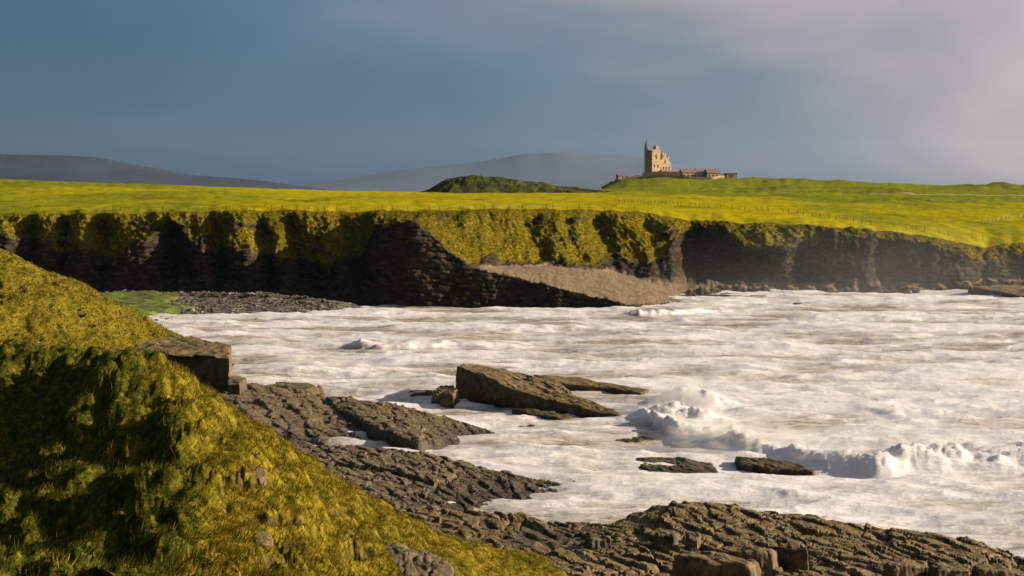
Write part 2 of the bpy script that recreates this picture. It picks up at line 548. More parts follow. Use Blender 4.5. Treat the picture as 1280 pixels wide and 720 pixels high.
rows = [row_pts(BASE, 15), row_pts(FRONT, 7), row_pts(BACK, 7), row_pts(FOOT, 11), row_pts(EDGE, 25)]
jag = fbm(CPX / 22.0, CPX * 0, 3, 5) * 1.2
for k in (1, 2, 3):
    wj = np.where((CPX > 590) & (CPX < 860), 0.0 if k < 3 else 0.7, 1.0)
    rows[k][:, 2] += jag * wj
rows[0][:, 2] = -1.5
wob = fbm(CPX / 55.0, CPX * 0, 3, 7)
rows[4][:, 1] += 5.0 * wob
rows[4][:, 0] = (CPX - CX) * rows[4][:, 1] / F
rows[4][:, 2] += 0.9 * fbm(CPX / 38.0, CPX * 0 + 3, 3, 9)
counts = [80, 26, 30, 64]
segs, seg_id, seg_t = [], [], []
for k in range(4):
    t = np.linspace(0, 1, counts[k], endpoint=(k == 3))[:, None, None]
    sg = rows[k][None] * (1 - t) + rows[k + 1][None] * t
    if k == 3:      # the turf rolls over convexly into the field
        tz = 0.55 * t + 0.45 * np.sin(t * np.pi / 2)
        sg[..., 2] = rows[k][None, :, 2] * (1 - tz[..., 0]) + rows[k + 1][None, :, 2] * tz[..., 0]
    segs.append(sg)
    seg_id += [k] * counts[k]
    seg_t += list(t[:, 0, 0])
P = np.concatenate(segs, 0)
seg_id, seg_t = np.array(seg_id), np.array(seg_t)
PX = np.broadcast_to(CPX[None], P.shape[:2])
S = (seg_id + seg_t)[:, None] + 0 * PX
rimz = np.where((CPX > 590) & (CPX < 840), 0.45 * fbm(CPX / 6.0, CPX * 0, 4, 6) + 0.4 * np.round(1.5 * noise2(CPX / 16.0, CPX * 0, 8)) / 1.5, 0)[None]
P[..., 2] += rimz * np.exp(-np.abs(S - 1) * 14)
# low steps of bedding across the slab
onsl = sstep(595, 615, PX) * sstep(850, 820, PX) * sstep(1.0, 1.08, S) * sstep(2.0, 1.95, S)
stp = (S - 1) * 5.0 + 0.9 * fbm(PX / 60, S * 2.0, 3, 14)
P[..., 2] += onsl * 0.30 * (sstep(0.35, 0.65, stp % 1) - 0.5) + onsl * 0.10 * fbm(PX / 9, S * 14, 3, 15)
# gullies cutting into the turf and the face: centre at the edge, centre at the foot, width in metres, depth
X0, Z0 = P[..., 0], P[..., 2]
zt = np.clip(Z0 / np.maximum(rows[4][None, :, 2], 1), 0, 1)
for (c0, c1, w, d) in ((30, 22, 2.4, 6), (74, 70, 2.0, 5), (118, 120, 2.4, 6), (203, 204, 3.6, 11), (262, 270, 2.2, 6), (318, 330, 2.6, 7), (352, 378, 3.0, 7), (425, 450, 2.4, 5),
                       (606, 640, 1.6, 2.5), (646, 704, 3.0, 6.5), (700, 742, 1.6, 2.5), (742, 786, 5.0, 11.0), (806, 834, 2.2, 4.0), (862, 862, 5.5, 8.0), (1010, 1000, 3.0, 5.0), (1105, 1100, 3.0, 4.0), (1236, 1238, 3.0, 5.0)):
    xc = ((c0 - CX) * zt + (c1 - CX) * (1 - zt)) * P[..., 1] / F
    dx = (X0 - xc) / w
    pro = np.exp(-np.where(dx < 0, np.abs(dx * 1.3), np.abs(dx * 0.7)) ** 1.6)
    wt = sstep(0.02, 0.35, zt) * (1 - 0.75 * sstep(0.80, 1.0, zt))
    onslab = (S < 2.0) & (PX > 590) & (PX < 850)
    P[..., 1] += np.where(onslab, 0, d * pro * wt)
dzf = P[..., 2] - rows[3][None, :, 2]
gn = 0.65 * fbm(P[..., 0] / 5.0, P[..., 2] / 5.0 + P[..., 1] / 12, 4, 11) + 0.35 * fbm(P[..., 0] / 1.6, P[..., 2] / 3.0, 3, 12)
lim = np.where((PX > 500) & (PX < 850), 1.0, 4.2)
grass = sstep(-0.6, 0.6, dzf + gn * lim) * np.where((S < 2.05) & (PX > 595) & (PX < 860), 0, 1)
grass *= 1 - 0.95 * sstep(0.24, 0.36, fbm((P[..., 0] + P[..., 2]) / 7.0, (P[..., 2] - 0.4 * P[..., 0]) / 4.5, 4, 41)) * sstep(3.97, 3.7, S) * np.where(PX > 850, 0.0, 1.0)
slabm = sstep(590, 606, PX) * sstep(872, 845, PX) * (S > 0.97) * sstep(2.35, 2.05, S)
slabm = np.maximum(slabm, 0.7 * sstep(855, 875, PX) * (S > 1.0) * (S < 2.1))
for it in range(2):
    n = grid_normals(P)
    n[..., :] = np.where(n[..., 2:3] < -0.2, -n, n)
    if it == 0:   # broad folds
        dr = 1.7 * fbm(P[..., 0] / 9, P[..., 2] / 9, 4, 21) + 0.5 * (worley(P[..., 0] / 2.6, P[..., 2] / 1.7, 31)[2][0] - 0.5)
        dg = 1.7 * fbm((P[..., 0] + P[..., 2] * 1.0) / 8.0, (P[..., 2] - P[..., 0] * 0.5) / 10, 4, 23)
    else:         # ledges, tussocks
        zz = P[..., 2] + 0.06 * P[..., 0]
        led = np.abs(((zz / 1.1 + 0.4 * noise2(P[..., 0] / 5, zz / 3, 3)) % 1) - 0.5)
        dr = 0.55 * fbm(P[..., 0] / 1.5, P[..., 2] / 0.9, 3, 27) + 0.5 * led
        dg = 0.9 * billow((P[..., 0] + P[..., 2] * 0.9) / 2.4, P[..., 1] / 4.0 + P[..., 2] / 3.4, 4, 29) + 0.45 * fbm((P[..., 0] + P[..., 2] * 0.6) / 0.8, P[..., 2] / 1.4, 2, 33) - 0.3
    d = dr * (1 - grass) + dg * grass
    sl = np.where((PX > 590) & (PX < 860) & (S > 0.99) & (S < 2.1), 0.16, 1.0)
    taper = sstep(0, 0.05, S) * (1 - 0.85 * sstep(3.75, 4.0, S))
    P += n * (d * sl * taper)[..., None]
keepc = np.ones((P.shape[0] - 1, P.shape[1] - 1), bool)
cliff = grid_mesh('sea_cliff', P, M_HEAD, {'grass': grass, 'slab': slabm})
link(cliff, label='dark sea cliff with golden grass draped over its broken edge', kind='structure')

CLIFF = (P, grass, S)
FC = [tuple(r[i]) for r in (rows[4],) for i in range(0, NC, 70)]
for (px, py, Y) in ((-150, 222, 900), (-400, 218, 900), (0, 225, 900), (120, 228.5, 900), (250, 233, 900), (370, 238, 880), (490, 243, 850), (600, 244, 840), (700, 244, 830), (780, 246, 760),
                    (-150, 245, 620), (0, 244, 620), (250, 247, 600), (490, 250, 600), (700, 250, 600), (780, 253, 560), (880, 257, 540), (1000, 262, 540), (1120, 266, 520), (1250, 276, 500), (1400, 280, 500),
                    (850, 246, 760), (1000, 246, 760), (1150, 248, 760), (1280, 250, 760), (1450, 250, 760),
                    (740, 238.5, 1150), (800, 234, 1180), (860, 233.5, 1180), (930, 232, 1180), (1000, 230, 1180), (1100, 233, 1150), (1280, 237, 1120), (1450, 238, 1120),
                    (1000, 224.5, 1290), (1100, 228.5, 1290), (1200, 232, 1260), (1280, 233, 1250), (1450, 236, 1250), (960, 222, 1280)):
    FC.append(tuple(at(px, py, Y)))
for (x, y, z) in ((-700, 1300, 26), (-400, 1300, 24), (-200, 1250, 19), (-60, 1250, 17), (20, 1250, 20), (60, 1420, 20), (200, 1500, 27), (500, 1500, 24), (900, 1500, 22),
                  (-800, 2200, 14), (0, 2200, 12), (800, 2200, 14)):
    FC.append((x, y, z))
fieldz = TPS(FC, 0.0005)


def terrace(x, y):
    """The castle's raised terrace on the hill top."""
    tx = sstep(60, 96, x) * sstep(196, 160, x)
    front = 1212 + 10 * np.sin(x / 25)
    return tx, sstep(front, front + 13, y) * sstep(1330, 1300, y) * tx


TERR_Z = 36.1


def ground(x, y):
    z = fieldz(x, y)
    tx, t = terrace(x, y)
    return z * (1 - t) + TERR_Z * t


fc = slice(0, NC, 2)
E0, E1 = P[-2, fc], P[-1, fc]
nr = 150
ts = np.concatenate([[0], np.geomspace(1.2, 1850, nr)])
FP = np.zeros((nr + 1, E1.shape[0], 3))
fan = E1[:, 0] / E1[:, 1]
for i, t in enumerate(ts):
    FP[i, :, 1] = E1[:, 1] + t
    FP[i, :, 0] = E1[:, 0] + fan * t
res = E1[:, 2] - ground(E1[:, 0], E1[:, 1])
FP[..., 2] = ground(FP[..., 0], FP[..., 1]) + res[None] * np.exp(-ts / 22)[:, None]
damp = sstep(0, 8, ts)[:, None]
x_, y_ = FP[..., 0], FP[..., 1]
FP[..., 2] += damp * (0.38 * fbm(x_ / 5, y_ / 9, 4, 51) + 1.5 * fbm(x_ / 50, y_ / 60, 4, 53))
rough = sstep(560, 640, y_) * sstep(20, 90, x_)
# hummocks, banks and ditches on the castle hill side
FP[..., 2] += rough * (2.6 * np.maximum(fbm(x_ / 42, y_ / 30, 4, 55), -0.1))
shade_rush = np.zeros_like(x_)  # dark olive along the banks stands in for shade their shape lacks
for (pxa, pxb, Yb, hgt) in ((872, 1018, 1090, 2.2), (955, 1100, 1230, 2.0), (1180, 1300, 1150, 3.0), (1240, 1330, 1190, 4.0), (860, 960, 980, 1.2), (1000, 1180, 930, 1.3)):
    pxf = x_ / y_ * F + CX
    shade_rush = np.maximum(shade_rush, np.exp(-((y_ - Yb - 14 * np.sin(pxf / 40)) / 15) ** 2) * sstep(pxa - 14, pxa + 14, pxf) * sstep(pxb + 14, pxb - 14, pxf) * sstep(-0.45, 0.25, fbm(pxf / 14, y_ / 9, 3, 58)))
    FP[..., 2] += 1.5 * hgt * np.exp(-((y_ - Yb - 14 * np.sin(pxf / 40)) / 9) ** 2) * sstep(pxa - 14, pxa + 14, pxf) * sstep(pxb + 14, pxb - 14, pxf) * (0.6 + 0.8 * noise2(pxf / 23, y_ / 60, 5) ** 2)
FP[0] = E0
FP[0, :, 2] -= 0.12
pxf = x_ / y_ * F + CX
green = sstep(620, 900, y_ + 120 * noise2(x_ / 120, y_ / 150, 61)) * sstep(-40, 120, x_) + 0.38 * sstep(60, 140, x_) + 0.62 * sstep(520, 150, pxf) * sstep(20, -40, x_)  # green on the right also stands in for the tint of mist
field = grid_mesh('pasture', FP, M_FIELD, {'green': np.clip(green, 0, 1), 'shade_rush': np.clip(np.maximum(0.85 * shade_rush, 0.55 * sstep(0.22, 0.45, fbm(x_ / 30, y_ / 60, 5, 59))), 0, 1)})  # painted bank shade with random dark rush patches mixed in
link(field, label='sunlit yellow-green pasture on top of the cliffs', kind='structure')

# plain that carries the land to the horizon
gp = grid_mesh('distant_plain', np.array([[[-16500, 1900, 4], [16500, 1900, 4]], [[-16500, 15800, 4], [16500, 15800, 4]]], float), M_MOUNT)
link(gp, label='flat dark land far beyond the pasture', kind='structure')


def ridge(name, prof, Y, depth, mat, label, amp, seed, zb=0, front=1.0, n=500, m=60, sc_=1.0):
    k = [p[0] for p in prof]
    px = np.linspace(k[0], k[-1], n)
    py = np.interp(px, k, [p[1] for p in prof])
    py = blur(py, 25, 0)
    X = (px - CX) * Y / F
    top = H - (py - HY) * Y / F
    t = np.linspace(-1, 1.0, m)
    sh = np.where(t < 0, 1 - np.abs(t) ** front, 1 - np.abs(t) ** 1.5)
    R = np.zeros((m, n, 3))
    R[..., 0] = X[None]
    R[..., 1] = Y + depth * t[:, None]
    R[..., 2] = zb + (top[None] - zb) * sh[:, None]
    R[..., 2] += amp * fbm(R[..., 0] / (depth * 0.35 * sc_), R[..., 1] / (depth * 0.35 * sc_), 5, seed) * sh[:, None] * (1 - 0.6 * np.exp(-(t[:, None] / 0.08) ** 2))
    return link(grid_mesh(name, R, mat), label=label, kind='structure')


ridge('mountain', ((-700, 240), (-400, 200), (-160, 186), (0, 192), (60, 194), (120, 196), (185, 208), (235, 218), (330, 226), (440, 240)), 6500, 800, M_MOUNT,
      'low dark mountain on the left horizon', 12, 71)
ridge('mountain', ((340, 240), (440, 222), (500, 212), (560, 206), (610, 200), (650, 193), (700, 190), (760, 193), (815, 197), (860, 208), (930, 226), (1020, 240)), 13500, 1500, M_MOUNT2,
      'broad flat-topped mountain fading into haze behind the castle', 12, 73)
ridge('heath_hill', ((482, 244), (500, 241), (525, 241), (545, 231), (565, 222), (592, 219), (620, 221), (655, 226), (700, 232), (745, 238), (800, 243), (850, 247)), 1010, 34, M_MOUND,
      'dark rounded grassy hill behind the pasture left of the castle', 3.5, 75, 19, 1.2, 500, 90, 1.0)

# ------------------------------------------------------------------ sea
SC, SR = 900, 480
spx = np.linspace(-260, 1540, SC)
sY = np.geomspace(92, 425, SR)
SX = (spx[None] - CX) * sY[:, None] / F
SY = np.broadcast_to(sY[:, None], SX.shape).copy()


def breaker(pts, height, rise, tail, seed):
    """Front foot of a breaking wave through (px, py at sea level); steep on the shore side."""
    w = np.array([((a - CX) * (H * F / (b - HY)) / F, H * F / (b - HY)) for a, b in pts])
    o = np.argsort(w[:, 0])
    w = w[o]
    h = np.array(height)[o]
    yf = np.interp(SX, w[:, 0], w[:, 1]) + 2.2 * fbm(SX / 4.5, SY / 9.0, 4, seed)
    hh = np.interp(SX, w[:, 0], h) * (1 + 0.75 * fbm(SX / 4.0, SY / 5.0, 3, seed + 5))
    ins = sstep(w[0, 0] - 4, w[0, 0] + 1, SX) * sstep(w[-1, 0] + 6, w[-1, 0] + 1, SX)
    d = SY - yf
    pr = np.where(d < rise, sstep(-0.2, rise, d), np.exp(-np.maximum(d - rise, 0) / tail))
    return hh * pr * ins, pr * ins, d


waves = [
    breaker([(795, 536), (808, 537), (858, 557), (917, 564), (975, 576), (1041, 592), (1119, 598), (1170, 590), (1228, 590), (1300, 590), (1420, 592)],
            [0.4, 0.9, 1.1, 0.95, 0.95, 0.9, 0.95, 1.4, 1.0, 1.1, 0.9], 4.5, 6.0, 201),
    breaker([(425, 436), (450, 438), (480, 440), (530, 437), (570, 434)], [0.2, 1.0, 0.8, 0.4, 0.2], 2.6, 5.0, 211),
    breaker([(770, 397), (800, 399), (850, 396), (900, 392), (940, 391)], [0.3, 0.9, 0.8, 0.5, 0.2], 2.6, 5.0, 221),
    breaker([(930, 402), (1000, 408), (1080, 404), (1160, 400), (1300, 402)], [0.1, 0.4, 0.2, 0.45, 0.3], 3.0, 6.0, 231),
    breaker([(560, 412), (640, 417), (720, 415), (800, 420), (860, 424)], [0.1, 0.3, 0.4, 0.3, 0.1], 3.0, 6.0, 241),
    breaker([(960, 455), (1040, 462), (1120, 458), (1200, 464), (1320, 460)], [0.1, 0.3, 0.4, 0.4, 0.3], 3.0, 6.0, 251),
    breaker([(1060, 510), (1120, 520), (1200, 516), (1290, 522), (1380, 520)], [0.1, 0.3, 0.35, 0.3, 0.2], 3.0, 5.0, 261),
    breaker([(300, 470), (345, 472), (400, 470), (450, 474)], [0.2, 0.5, 0.4, 0.1], 2.2, 4.0, 271),
    breaker([(860, 632), (940, 620), (1030, 640), (1130, 648), (1250, 668)], [0.05, 0.15, 0.2, 0.15, 0.1], 2.0, 3.0, 281)]
SZ = np.zeros_like(SX)
foam = np.zeros_like(SX)
lump = np.zeros_like(SX)
for (hz, pr, d) in waves:
    SZ += hz
    foam += 0.55 * np.clip(hz, 0, 1.2) * np.exp(-np.maximum(d, 0) / 9)
    lump = np.maximum(lump, np.clip(hz, 0, 1.6))
# tall burst of white water where the swell meets the reef
for (px, py, z, rx, ry) in ((856, 505, 3.1, 2.6, 3.0), (846, 523, 2.2, 2.8, 2.6), (872, 530, 1.8, 3.4, 2.6), (826, 522, 1.3, 2.0, 2.4), (885, 508, 1.6, 3.0, 3.2), (905, 548, 1.2, 3.4, 2.0)):
    Y = (H - 0) * F / (py - HY)
    X = (px - CX) * Y / F
    g_ = np.exp(-((SX - X) / rx) ** 2 - ((SY - Y) / ry) ** 2)
    SZ += 0.40 * z * g_ * (1 + 0.6 * fbm(SX / 2.2, SY / 2.2, 3, 341))
    lump = np.maximum(lump, 1.5 * g_)
    foam += 0.7 * g_
SZ += 0.75 * fbm((SX + 0.4 * SY) / 34, SY / 13, 2, 299) + 0.45 * fbm(SX / 13, SY / 7, 3, 301) + 0.26 * (0.5 - 2 * np.abs(noise2(SX / 5.5, SY / 2.8, 303))) * 0.6
SZ += 0.07 * fbm(SX / 2.8, SY / 1.7, 3, 305)
roll = np.maximum(0, 1 - 3.4 * np.abs(fbm((SX + 0.5 * SY) / 42, SY / 11, 2, 337))) ** 2
SZ += 0.45 * roll
foam += 0.25 * roll
crest = np.maximum(0, 1 - 3.2 * np.abs(fbm(SX / 14 + 0.35 * SY / 9, SY / 4.2, 3, 331))) ** 2 * sstep(-0.25, 0.35, fbm(SX / 20, SY / 14, 2, 333))
SZ += 0.20 * crest
foam += 0.35 * crest - 0.10
crest = np.maximum(0, 1 - 3.0 * np.abs(fbm(SX / 3.2, SY / 1.7, 2, 335))) ** 2
SZ += 0.05 * crest
rip = 1 - 2 * np.abs(fbm(SX / 1.6, SY / 0.9, 2, 307))
SZ += 0.025 * rip
foam += 0.62 * fbm(SX / 30, SY / 15, 4, 309) + 0.12 * (SZ - 0.1)
foam += 0.20 * sstep(350, 395, SY) + 0.24 * sstep(10, 30, SX * 140 / SY) * sstep(270, 190, SY)
bl = billow(SX / 2.4, SY / 1.9, 4, 311)
WP = np.stack([SX, SY, SZ], -1)
wn_ = grid_normals(WP)
c1 = worley((SX + 0.5 * fbm(SX, SY, 2, 321)) / 1.5, (SY + SZ) / 1.5, 323)
c2 = worley((SX + SZ * 0.5) / 0.62, (SY + 1.2 * SZ) / 0.62, 325)
c3 = worley((SX + SZ * 0.5) / 0.28, (SY + 1.2 * SZ) / 0.30, 327)
puff = 0.75 * (1 - c1[0] ** 2) * (0.3 + c1[2][0]) + 0.30 * (1 - c2[0] ** 2) * (0.3 + c2[2][0]) + 0.12 * (1 - c3[0] ** 2)
lmp = np.clip(lump - 0.25, 0, 1.3)
WP += wn_ * (lmp * (puff - 0.35))[..., None] * 0.6
sxo, syo, SZ = WP[..., 0], WP[..., 1], WP[..., 2]
sea = grid_mesh('sea', np.stack([sxo, syo, SZ], -1), M_SEA, {'foam': foam})
link(sea, label='churning foamy beige sea filling the bay', kind='structure')

# droplets thrown up along the breaking crest
mask = np.argwhere((lump > 0.75) & (SY < 240))
pick = mask[rng.integers(0, len(mask), 14000)]
b = np.stack([sxo[tuple(pick.T)], syo[tuple(pick.T)], SZ[tuple(pick.T)]], -1)
lm = lump[tuple(pick.T)]
b += np.stack([rng.normal(0, 0.5, len(b)), rng.normal(0, 0.4, len(b)), rng.exponential(0.22, len(b)) * lm], -1)
tet = np.array([[1, 1, 1], [1, -1, -1], [-1, 1, -1], [-1, -1, 1]], float)
sz = rng.uniform(0.006, 0.024, len(b))
V = b[:, None] + tet[None] * sz[:, None, None] * rng.uniform(0.6, 1.4, (len(b), 4, 3))
fi = np.array([[0, 1, 2], [0, 3, 1], [0, 2, 3], [1, 3, 2]])
spray = mesh_raw('sea_spray', V, (np.arange(len(b)) * 4)[:, None, None].repeat(4, 1) .reshape(-1, 1) + np.tile(fi, (len(b), 1)), M_FOAM)
link(spray, label='white droplets flying off the breaking wave', kind='stuff')


# ------------------------------------------------------------------ rock platforms
def poly_world(pts):
    out = []
    for (px, py, z) in pts:
        Y = (H - z) * F / (py - HY)
        out.append(((px - CX) * Y / F, Y, z))
    return np.array(out)


def sdf_poly(x, y, poly):
    d = np.full(x.shape, 1e9)
    inside = np.zeros(x.shape, bool)
    n = len(poly)
    for i in range(n):
        a, b_ = poly[i], poly[(i + 1) % n]
        ex, ey = b_[0] - a[0], b_[1] - a[1]
        t = np.clip(((x - a[0]) * ex + (y - a[1]) * ey) / (ex * ex + ey * ey + 1e-9), 0, 1)
        d = np.minimum(d, np.hypot(x - a[0] - t * ex, y - a[1] - t * ey))
        c = (a[1] > y) != (b_[1] > y)
        with np.errstate(divide='ignore', invalid='ignore'):
            xi = a[0] + (y - a[1]) / (ey if ey != 0 else 1e-9) * ex
        inside ^= c & (x < xi)
    return np.where(inside, -d, d)


def rock_relief(x, y, seed, ang, sx, sy, amp=1.0):
    """Jointed pavement: blocks tilted and set at different heights, with recessed joints."""
    ca, sa = math.cos(ang), math.sin(ang)
    x = x + 0.5 * fbm(x / 2.5, y / 2.5, 3, seed + 90)
    y = y + 0.5 * fbm(x / 2.5 + 9, y / 2.5, 3, seed + 91)
    u, v = x * ca + y * sa, -x * sa + y * ca
    # overlapping beds: each leans gently one way and breaks off sharply on the other
    ph = (u + 0.9 * fbm(u / 5, v / 7, 3, seed + 70)) / (sx * 1.5)
    bed = np.floor(ph)
    fr = ph - bed
    bh = 0.35 + 0.65 * noise2(bed * 3.7, v / 4.0, seed + 71) ** 2 * 3
    h = 0.24 * np.clip(bh, 0.2, 1.6) * sx * ((1 - fr) - 0.5) * sstep(0.0, 0.12, fr)
    f1, f2, r, ox, oy = worley(u / sx, v / sy + 0.37 * bed, seed, 0.85)
    h = h + 0.09 * (r[0] - 0.5) + (r[1] - 0.60) * ox * sx * 0.26 + (r[2] - 0.5) * oy * sy * 0.12
    h = h - 0.17 * np.exp(-((f2 - f1) / 0.06) ** 2)
    g1, g2, q, px_, py_ = worley(u / (sx * 0.45) + 7, v / (sy * 0.30), seed + 3, 0.95)
    h = h + 0.03 * (q[0] - 0.5) + (q[1] - 0.6) * px_ * sx * 0.08 - 0.05 * np.exp(-((g2 - g1) / 0.09) ** 2)
    k1, k2, s, _, _ = worley(u / (sx * 5), v / (sy * 2.2), seed + 6, 0.9)
    h = h + 0.40 * (s[0] - 0.5) - 0.15 * np.exp(-((k2 - k1) / 0.03) ** 2)
    return amp * (h + 0.05 * fbm(u / 0.5, v / 0.5, 3, seed + 8))


def platform(name, pts, mat, label, res, seed, ang, sx=1.1, sy=1.5, amp=1.0, k=1.6, wig=0.9):
    W = poly_world(pts)
    base = TPS([tuple(w) for w in W], 0.5)
    x0, x1 = W[:, 0].min() - 3, W[:, 0].max() + 3
    y0, y1 = W[:, 1].min() - 3, W[:, 1].max() + 3
    gx, gy = np.meshgrid(np.arange(x0, x1, res), np.arange(y0, y1, res * 1.25))
    d = sdf_poly(gx, gy, W[:, :2]) + wig * fbm(gx / 2.2, gy / 2.2, 4, seed + 50)
    z = np.clip(base(gx, gy), W[:, 2].min() - 0.3, W[:, 2].max() + 0.6)
    z = z - np.maximum(d, 0) * k - 0.35 * np.exp(-np.abs(d) / 0.8)
    z = z + rock_relief(gx, gy, seed, ang, sx, sy, amp)
    z = np.maximum(z, -1.6)
    zc = np.maximum.reduce([z[:-1, :-1], z[1:, :-1], z[:-1, 1:], z[1:, 1:]])
    o = grid_mesh(name, np.stack([gx, gy, z], -1), mat, keep=zc > -0.9, smooth=False)
    return link(o, label=label, kind='structure'), (gx, gy, z)


PLAT = []
_, g_ = platform('rock_platform', [(190, 492, 2.8), (235, 478, 2.6), (320, 477, 2.2), (400, 484, 1.6), (428, 506, 1.2), (470, 536, 0.7), (440, 550, 0.3), (330, 562, 0.5), (180, 545, 2.0)],
                 M_ROCKB, 'grey cracked rock shelf at the foot of the grassy bank', 0.15, 401, 0.30, 1.9, 4.0, 0.9)
PLAT.append(g_)
_, g_ = platform('rock_platform', [(408, 493, 1.7), (480, 500, 1.7), (560, 518, 1.3), (630, 538, 0.25), (585, 550, 0.3), (522, 549, 1.35), (470, 530, 1.7), (425, 508, 1.9)],
                 M_ROCKB, 'tilted rock shelf with a dark undercut front edge beside the pool', 0.15, 411, 0.30, 1.3, 3.0, 0.75, 2.6, 0.4)
PLAT.append(g_)
_, g_ = platform('rock_platform', [(290, 556, 1.2), (400, 555, 1.0), (470, 556, 1.0), (530, 562, 1.2), (620, 582, 1.1), (680, 590, 0.8), (735, 580, 0.8), (800, 597, 0.3), (865, 612, 0.0), (760, 612, 0.2), (690, 622, 0.1), (600, 627, 0.3),
                                   (560, 640, 0.7), (420, 650, 1.2), (300, 600, 1.8)],
                 M_ROCKB, 'long rough band of rock between the two inlets of foam', 0.135, 421, 0.36, 1.0, 3.2, 1.1)
PLAT.append(g_)
_, g_ = platform('rock_platform', [(380, 650, 1.3), (470, 636, 1.0), (560, 632, 1.0), (640, 638, 1.0), (720, 646, 0.8), (765, 648, 0.9), (800, 628, 1.9), (815, 622, 2.1), (900, 626, 2.0), (1000, 634, 1.8), (1120, 655, 1.5), (1210, 672, 1.3),
                                   (1290, 694, 1.1), (1450, 735, 1.0), (1450, 830, 2.2), (900, 830, 2.6), (600, 800, 2.6), (380, 720, 2.6)],
                 M_ROCKC, 'wide cracked brown rock shelf along the near shore', 0.12, 431, 0.36, 1.15, 3.8, 1.05)
PLAT.append(g_)


def plat_z(x, y):
    best = -1.0
    for gx, gy, z in PLAT:
        j = int(round((x - gx[0, 0]) / (gx[0, 1] - gx[0, 0])))
        i = int(round((y - gy[0, 0]) / (gy[1, 0] - gy[0, 0])))
        if 0 <= i < z.shape[0] and 0 <= j < z.shape[1]:
            best = max(best, z[i, j])
    return best


# ------------------------------------------------------------------ single rocks and boulders
def slab_rock(name, pts, zbot, mat, label, cat, seed, nb=150, nr=26, ns=16, amp=1.0, flare=0.12, sx=0.9, group=None, world=False, ang=0.4, jagged=0.25, rim=0.06, rough3=0.05):
    """A ledge or block: outline of its top in order, steep broken sides down to zbot."""
    W = np.array(pts, float) if world else np.array([at(*p) for p in pts])
    Q = np.vstack([W, W[:1]])
    L = np.concatenate([[0], np.cumsum(np.linalg.norm(np.diff(Q[:, :2], axis=0), axis=1))])
    s = np.linspace(0, L[-1], nb, endpoint=False)
    B = np.stack([np.interp(s, L, Q[:, i]) for i in range(3)], -1)
    c = W.mean(0)
    size = L[-1] / 6
    a2 = (B[:, 0] - c[0]) * (W[np.r_[1:len(W), 0], 1] - W[:, 1]).sum() * 0
    out = B - c
    out[:, 2] = 0
    out /= np.linalg.norm(out, axis=1, keepdims=True) + 1e-9
    jn = fbm(B[:, 0] / (0.35 * size), B[:, 1] / (0.35 * size), 4, seed) * jagged * min(size, 2.5)
    B = B + out * jn[:, None]
    rings = []
    for t in np.linspace(0.02, 1, nr) ** 0.8:
        R = c + (B - c) * t
        R[:, 2] += rock_relief(R[:, 0], R[:, 1], seed, ang, sx, sx * 1.6, 0.75 * amp) * (1 if t < 0.999 else 0.7) - rim * min(size, 2.0) * max(0.0, (t - 0.82) / 0.18) ** 2
        rings.append(R)
    top = rings[-1]
    for t in np.linspace(0, 1, ns + 1)[1:]:
        R = top.copy()
        R[:, 2] = top[:, 2] * (1 - t) + zbot * t
        hgt = top[:, 2] - zbot
        wv = 0.22 * fbm(R[:, 0] * 1.3 + R[:, 1] * 1.3, R[:, 2] * 1.2, 3, seed + 4) + 0.18 * (worley((R[:, 0] - R[:, 1]) / 0.9, R[:, 2] / 0.6, seed + 5)[2][0] - 0.5)
        R += out * (flare * hgt * t + wv * amp * min(1, size / 2) * (0.3 + t))[:, None]
        rings.append(R)
    G = np.array(rings)
    G = np.concatenate([G, G[:, :1]], 1)
    area = ((W[:, 0] * np.roll(W[:, 1], -1)) - (np.roll(W[:, 0], -1) * W[:, 1])).sum()
    o = grid_mesh(name, G, mat, flip=area < 0)
    # weld the seam and close the middle
    me = o.data
    import bmesh
    bm = bmesh.new()
    bm.from_mesh(me)
    bmesh.ops.remove_doubles(bm, verts=bm.verts, dist=1e-4)
    be = [e for e in bm.edges if e.is_boundary and (e.verts[0].co - bpy_vec(c)).length < 0.3 * size + 0.5 and min(v.co.z for v in e.verts) > zbot + 0.05]
    if be:
        bmesh.ops.holes_fill(bm, edges=be)
    bm.normal_update()
    co = np.array([v.co[:] for v in bm.verts])
    no = np.array([v.normal[:] for v in bm.verts])
    w3 = max(0.4, min(size, 2.2))
    dd = 0
    for q_, (k_, a_) in enumerate(((0.9, 1.0), (0.35, 0.5), (0.13, 0.22))):
        kk = k_ * w3
        dd = dd + a_ * (noise2(co[:, 0] / kk, co[:, 1] / kk, seed + 31 + q_) + noise2(co[:, 1] / kk, co[:, 2] / kk, seed + 41 + q_) + noise2(co[:, 2] / kk, co[:, 0] / kk, seed + 51 + q_)) / 1.7
    for v, dv in zip(bm.verts, no * (dd * rough3 * w3)[:, None]):
        v.co = (v.co.x + dv[0], v.co.y + dv[1], v.co.z + dv[2])
    for f in bm.faces:
        f.smooth = True
    bm.to_mesh(me)
    bm.free()
    base = np.array([c[0], c[1], zbot])
    me.transform(__import__('mathutils').Matrix.Translation(-bpy_vec(base)))
    o.location = base
    return link(o, label=label, cat=cat, group=group)


def bpy_vec(a):
    return __import__('mathutils').Vector((float(a[0]), float(a[1]), float(a[2])))


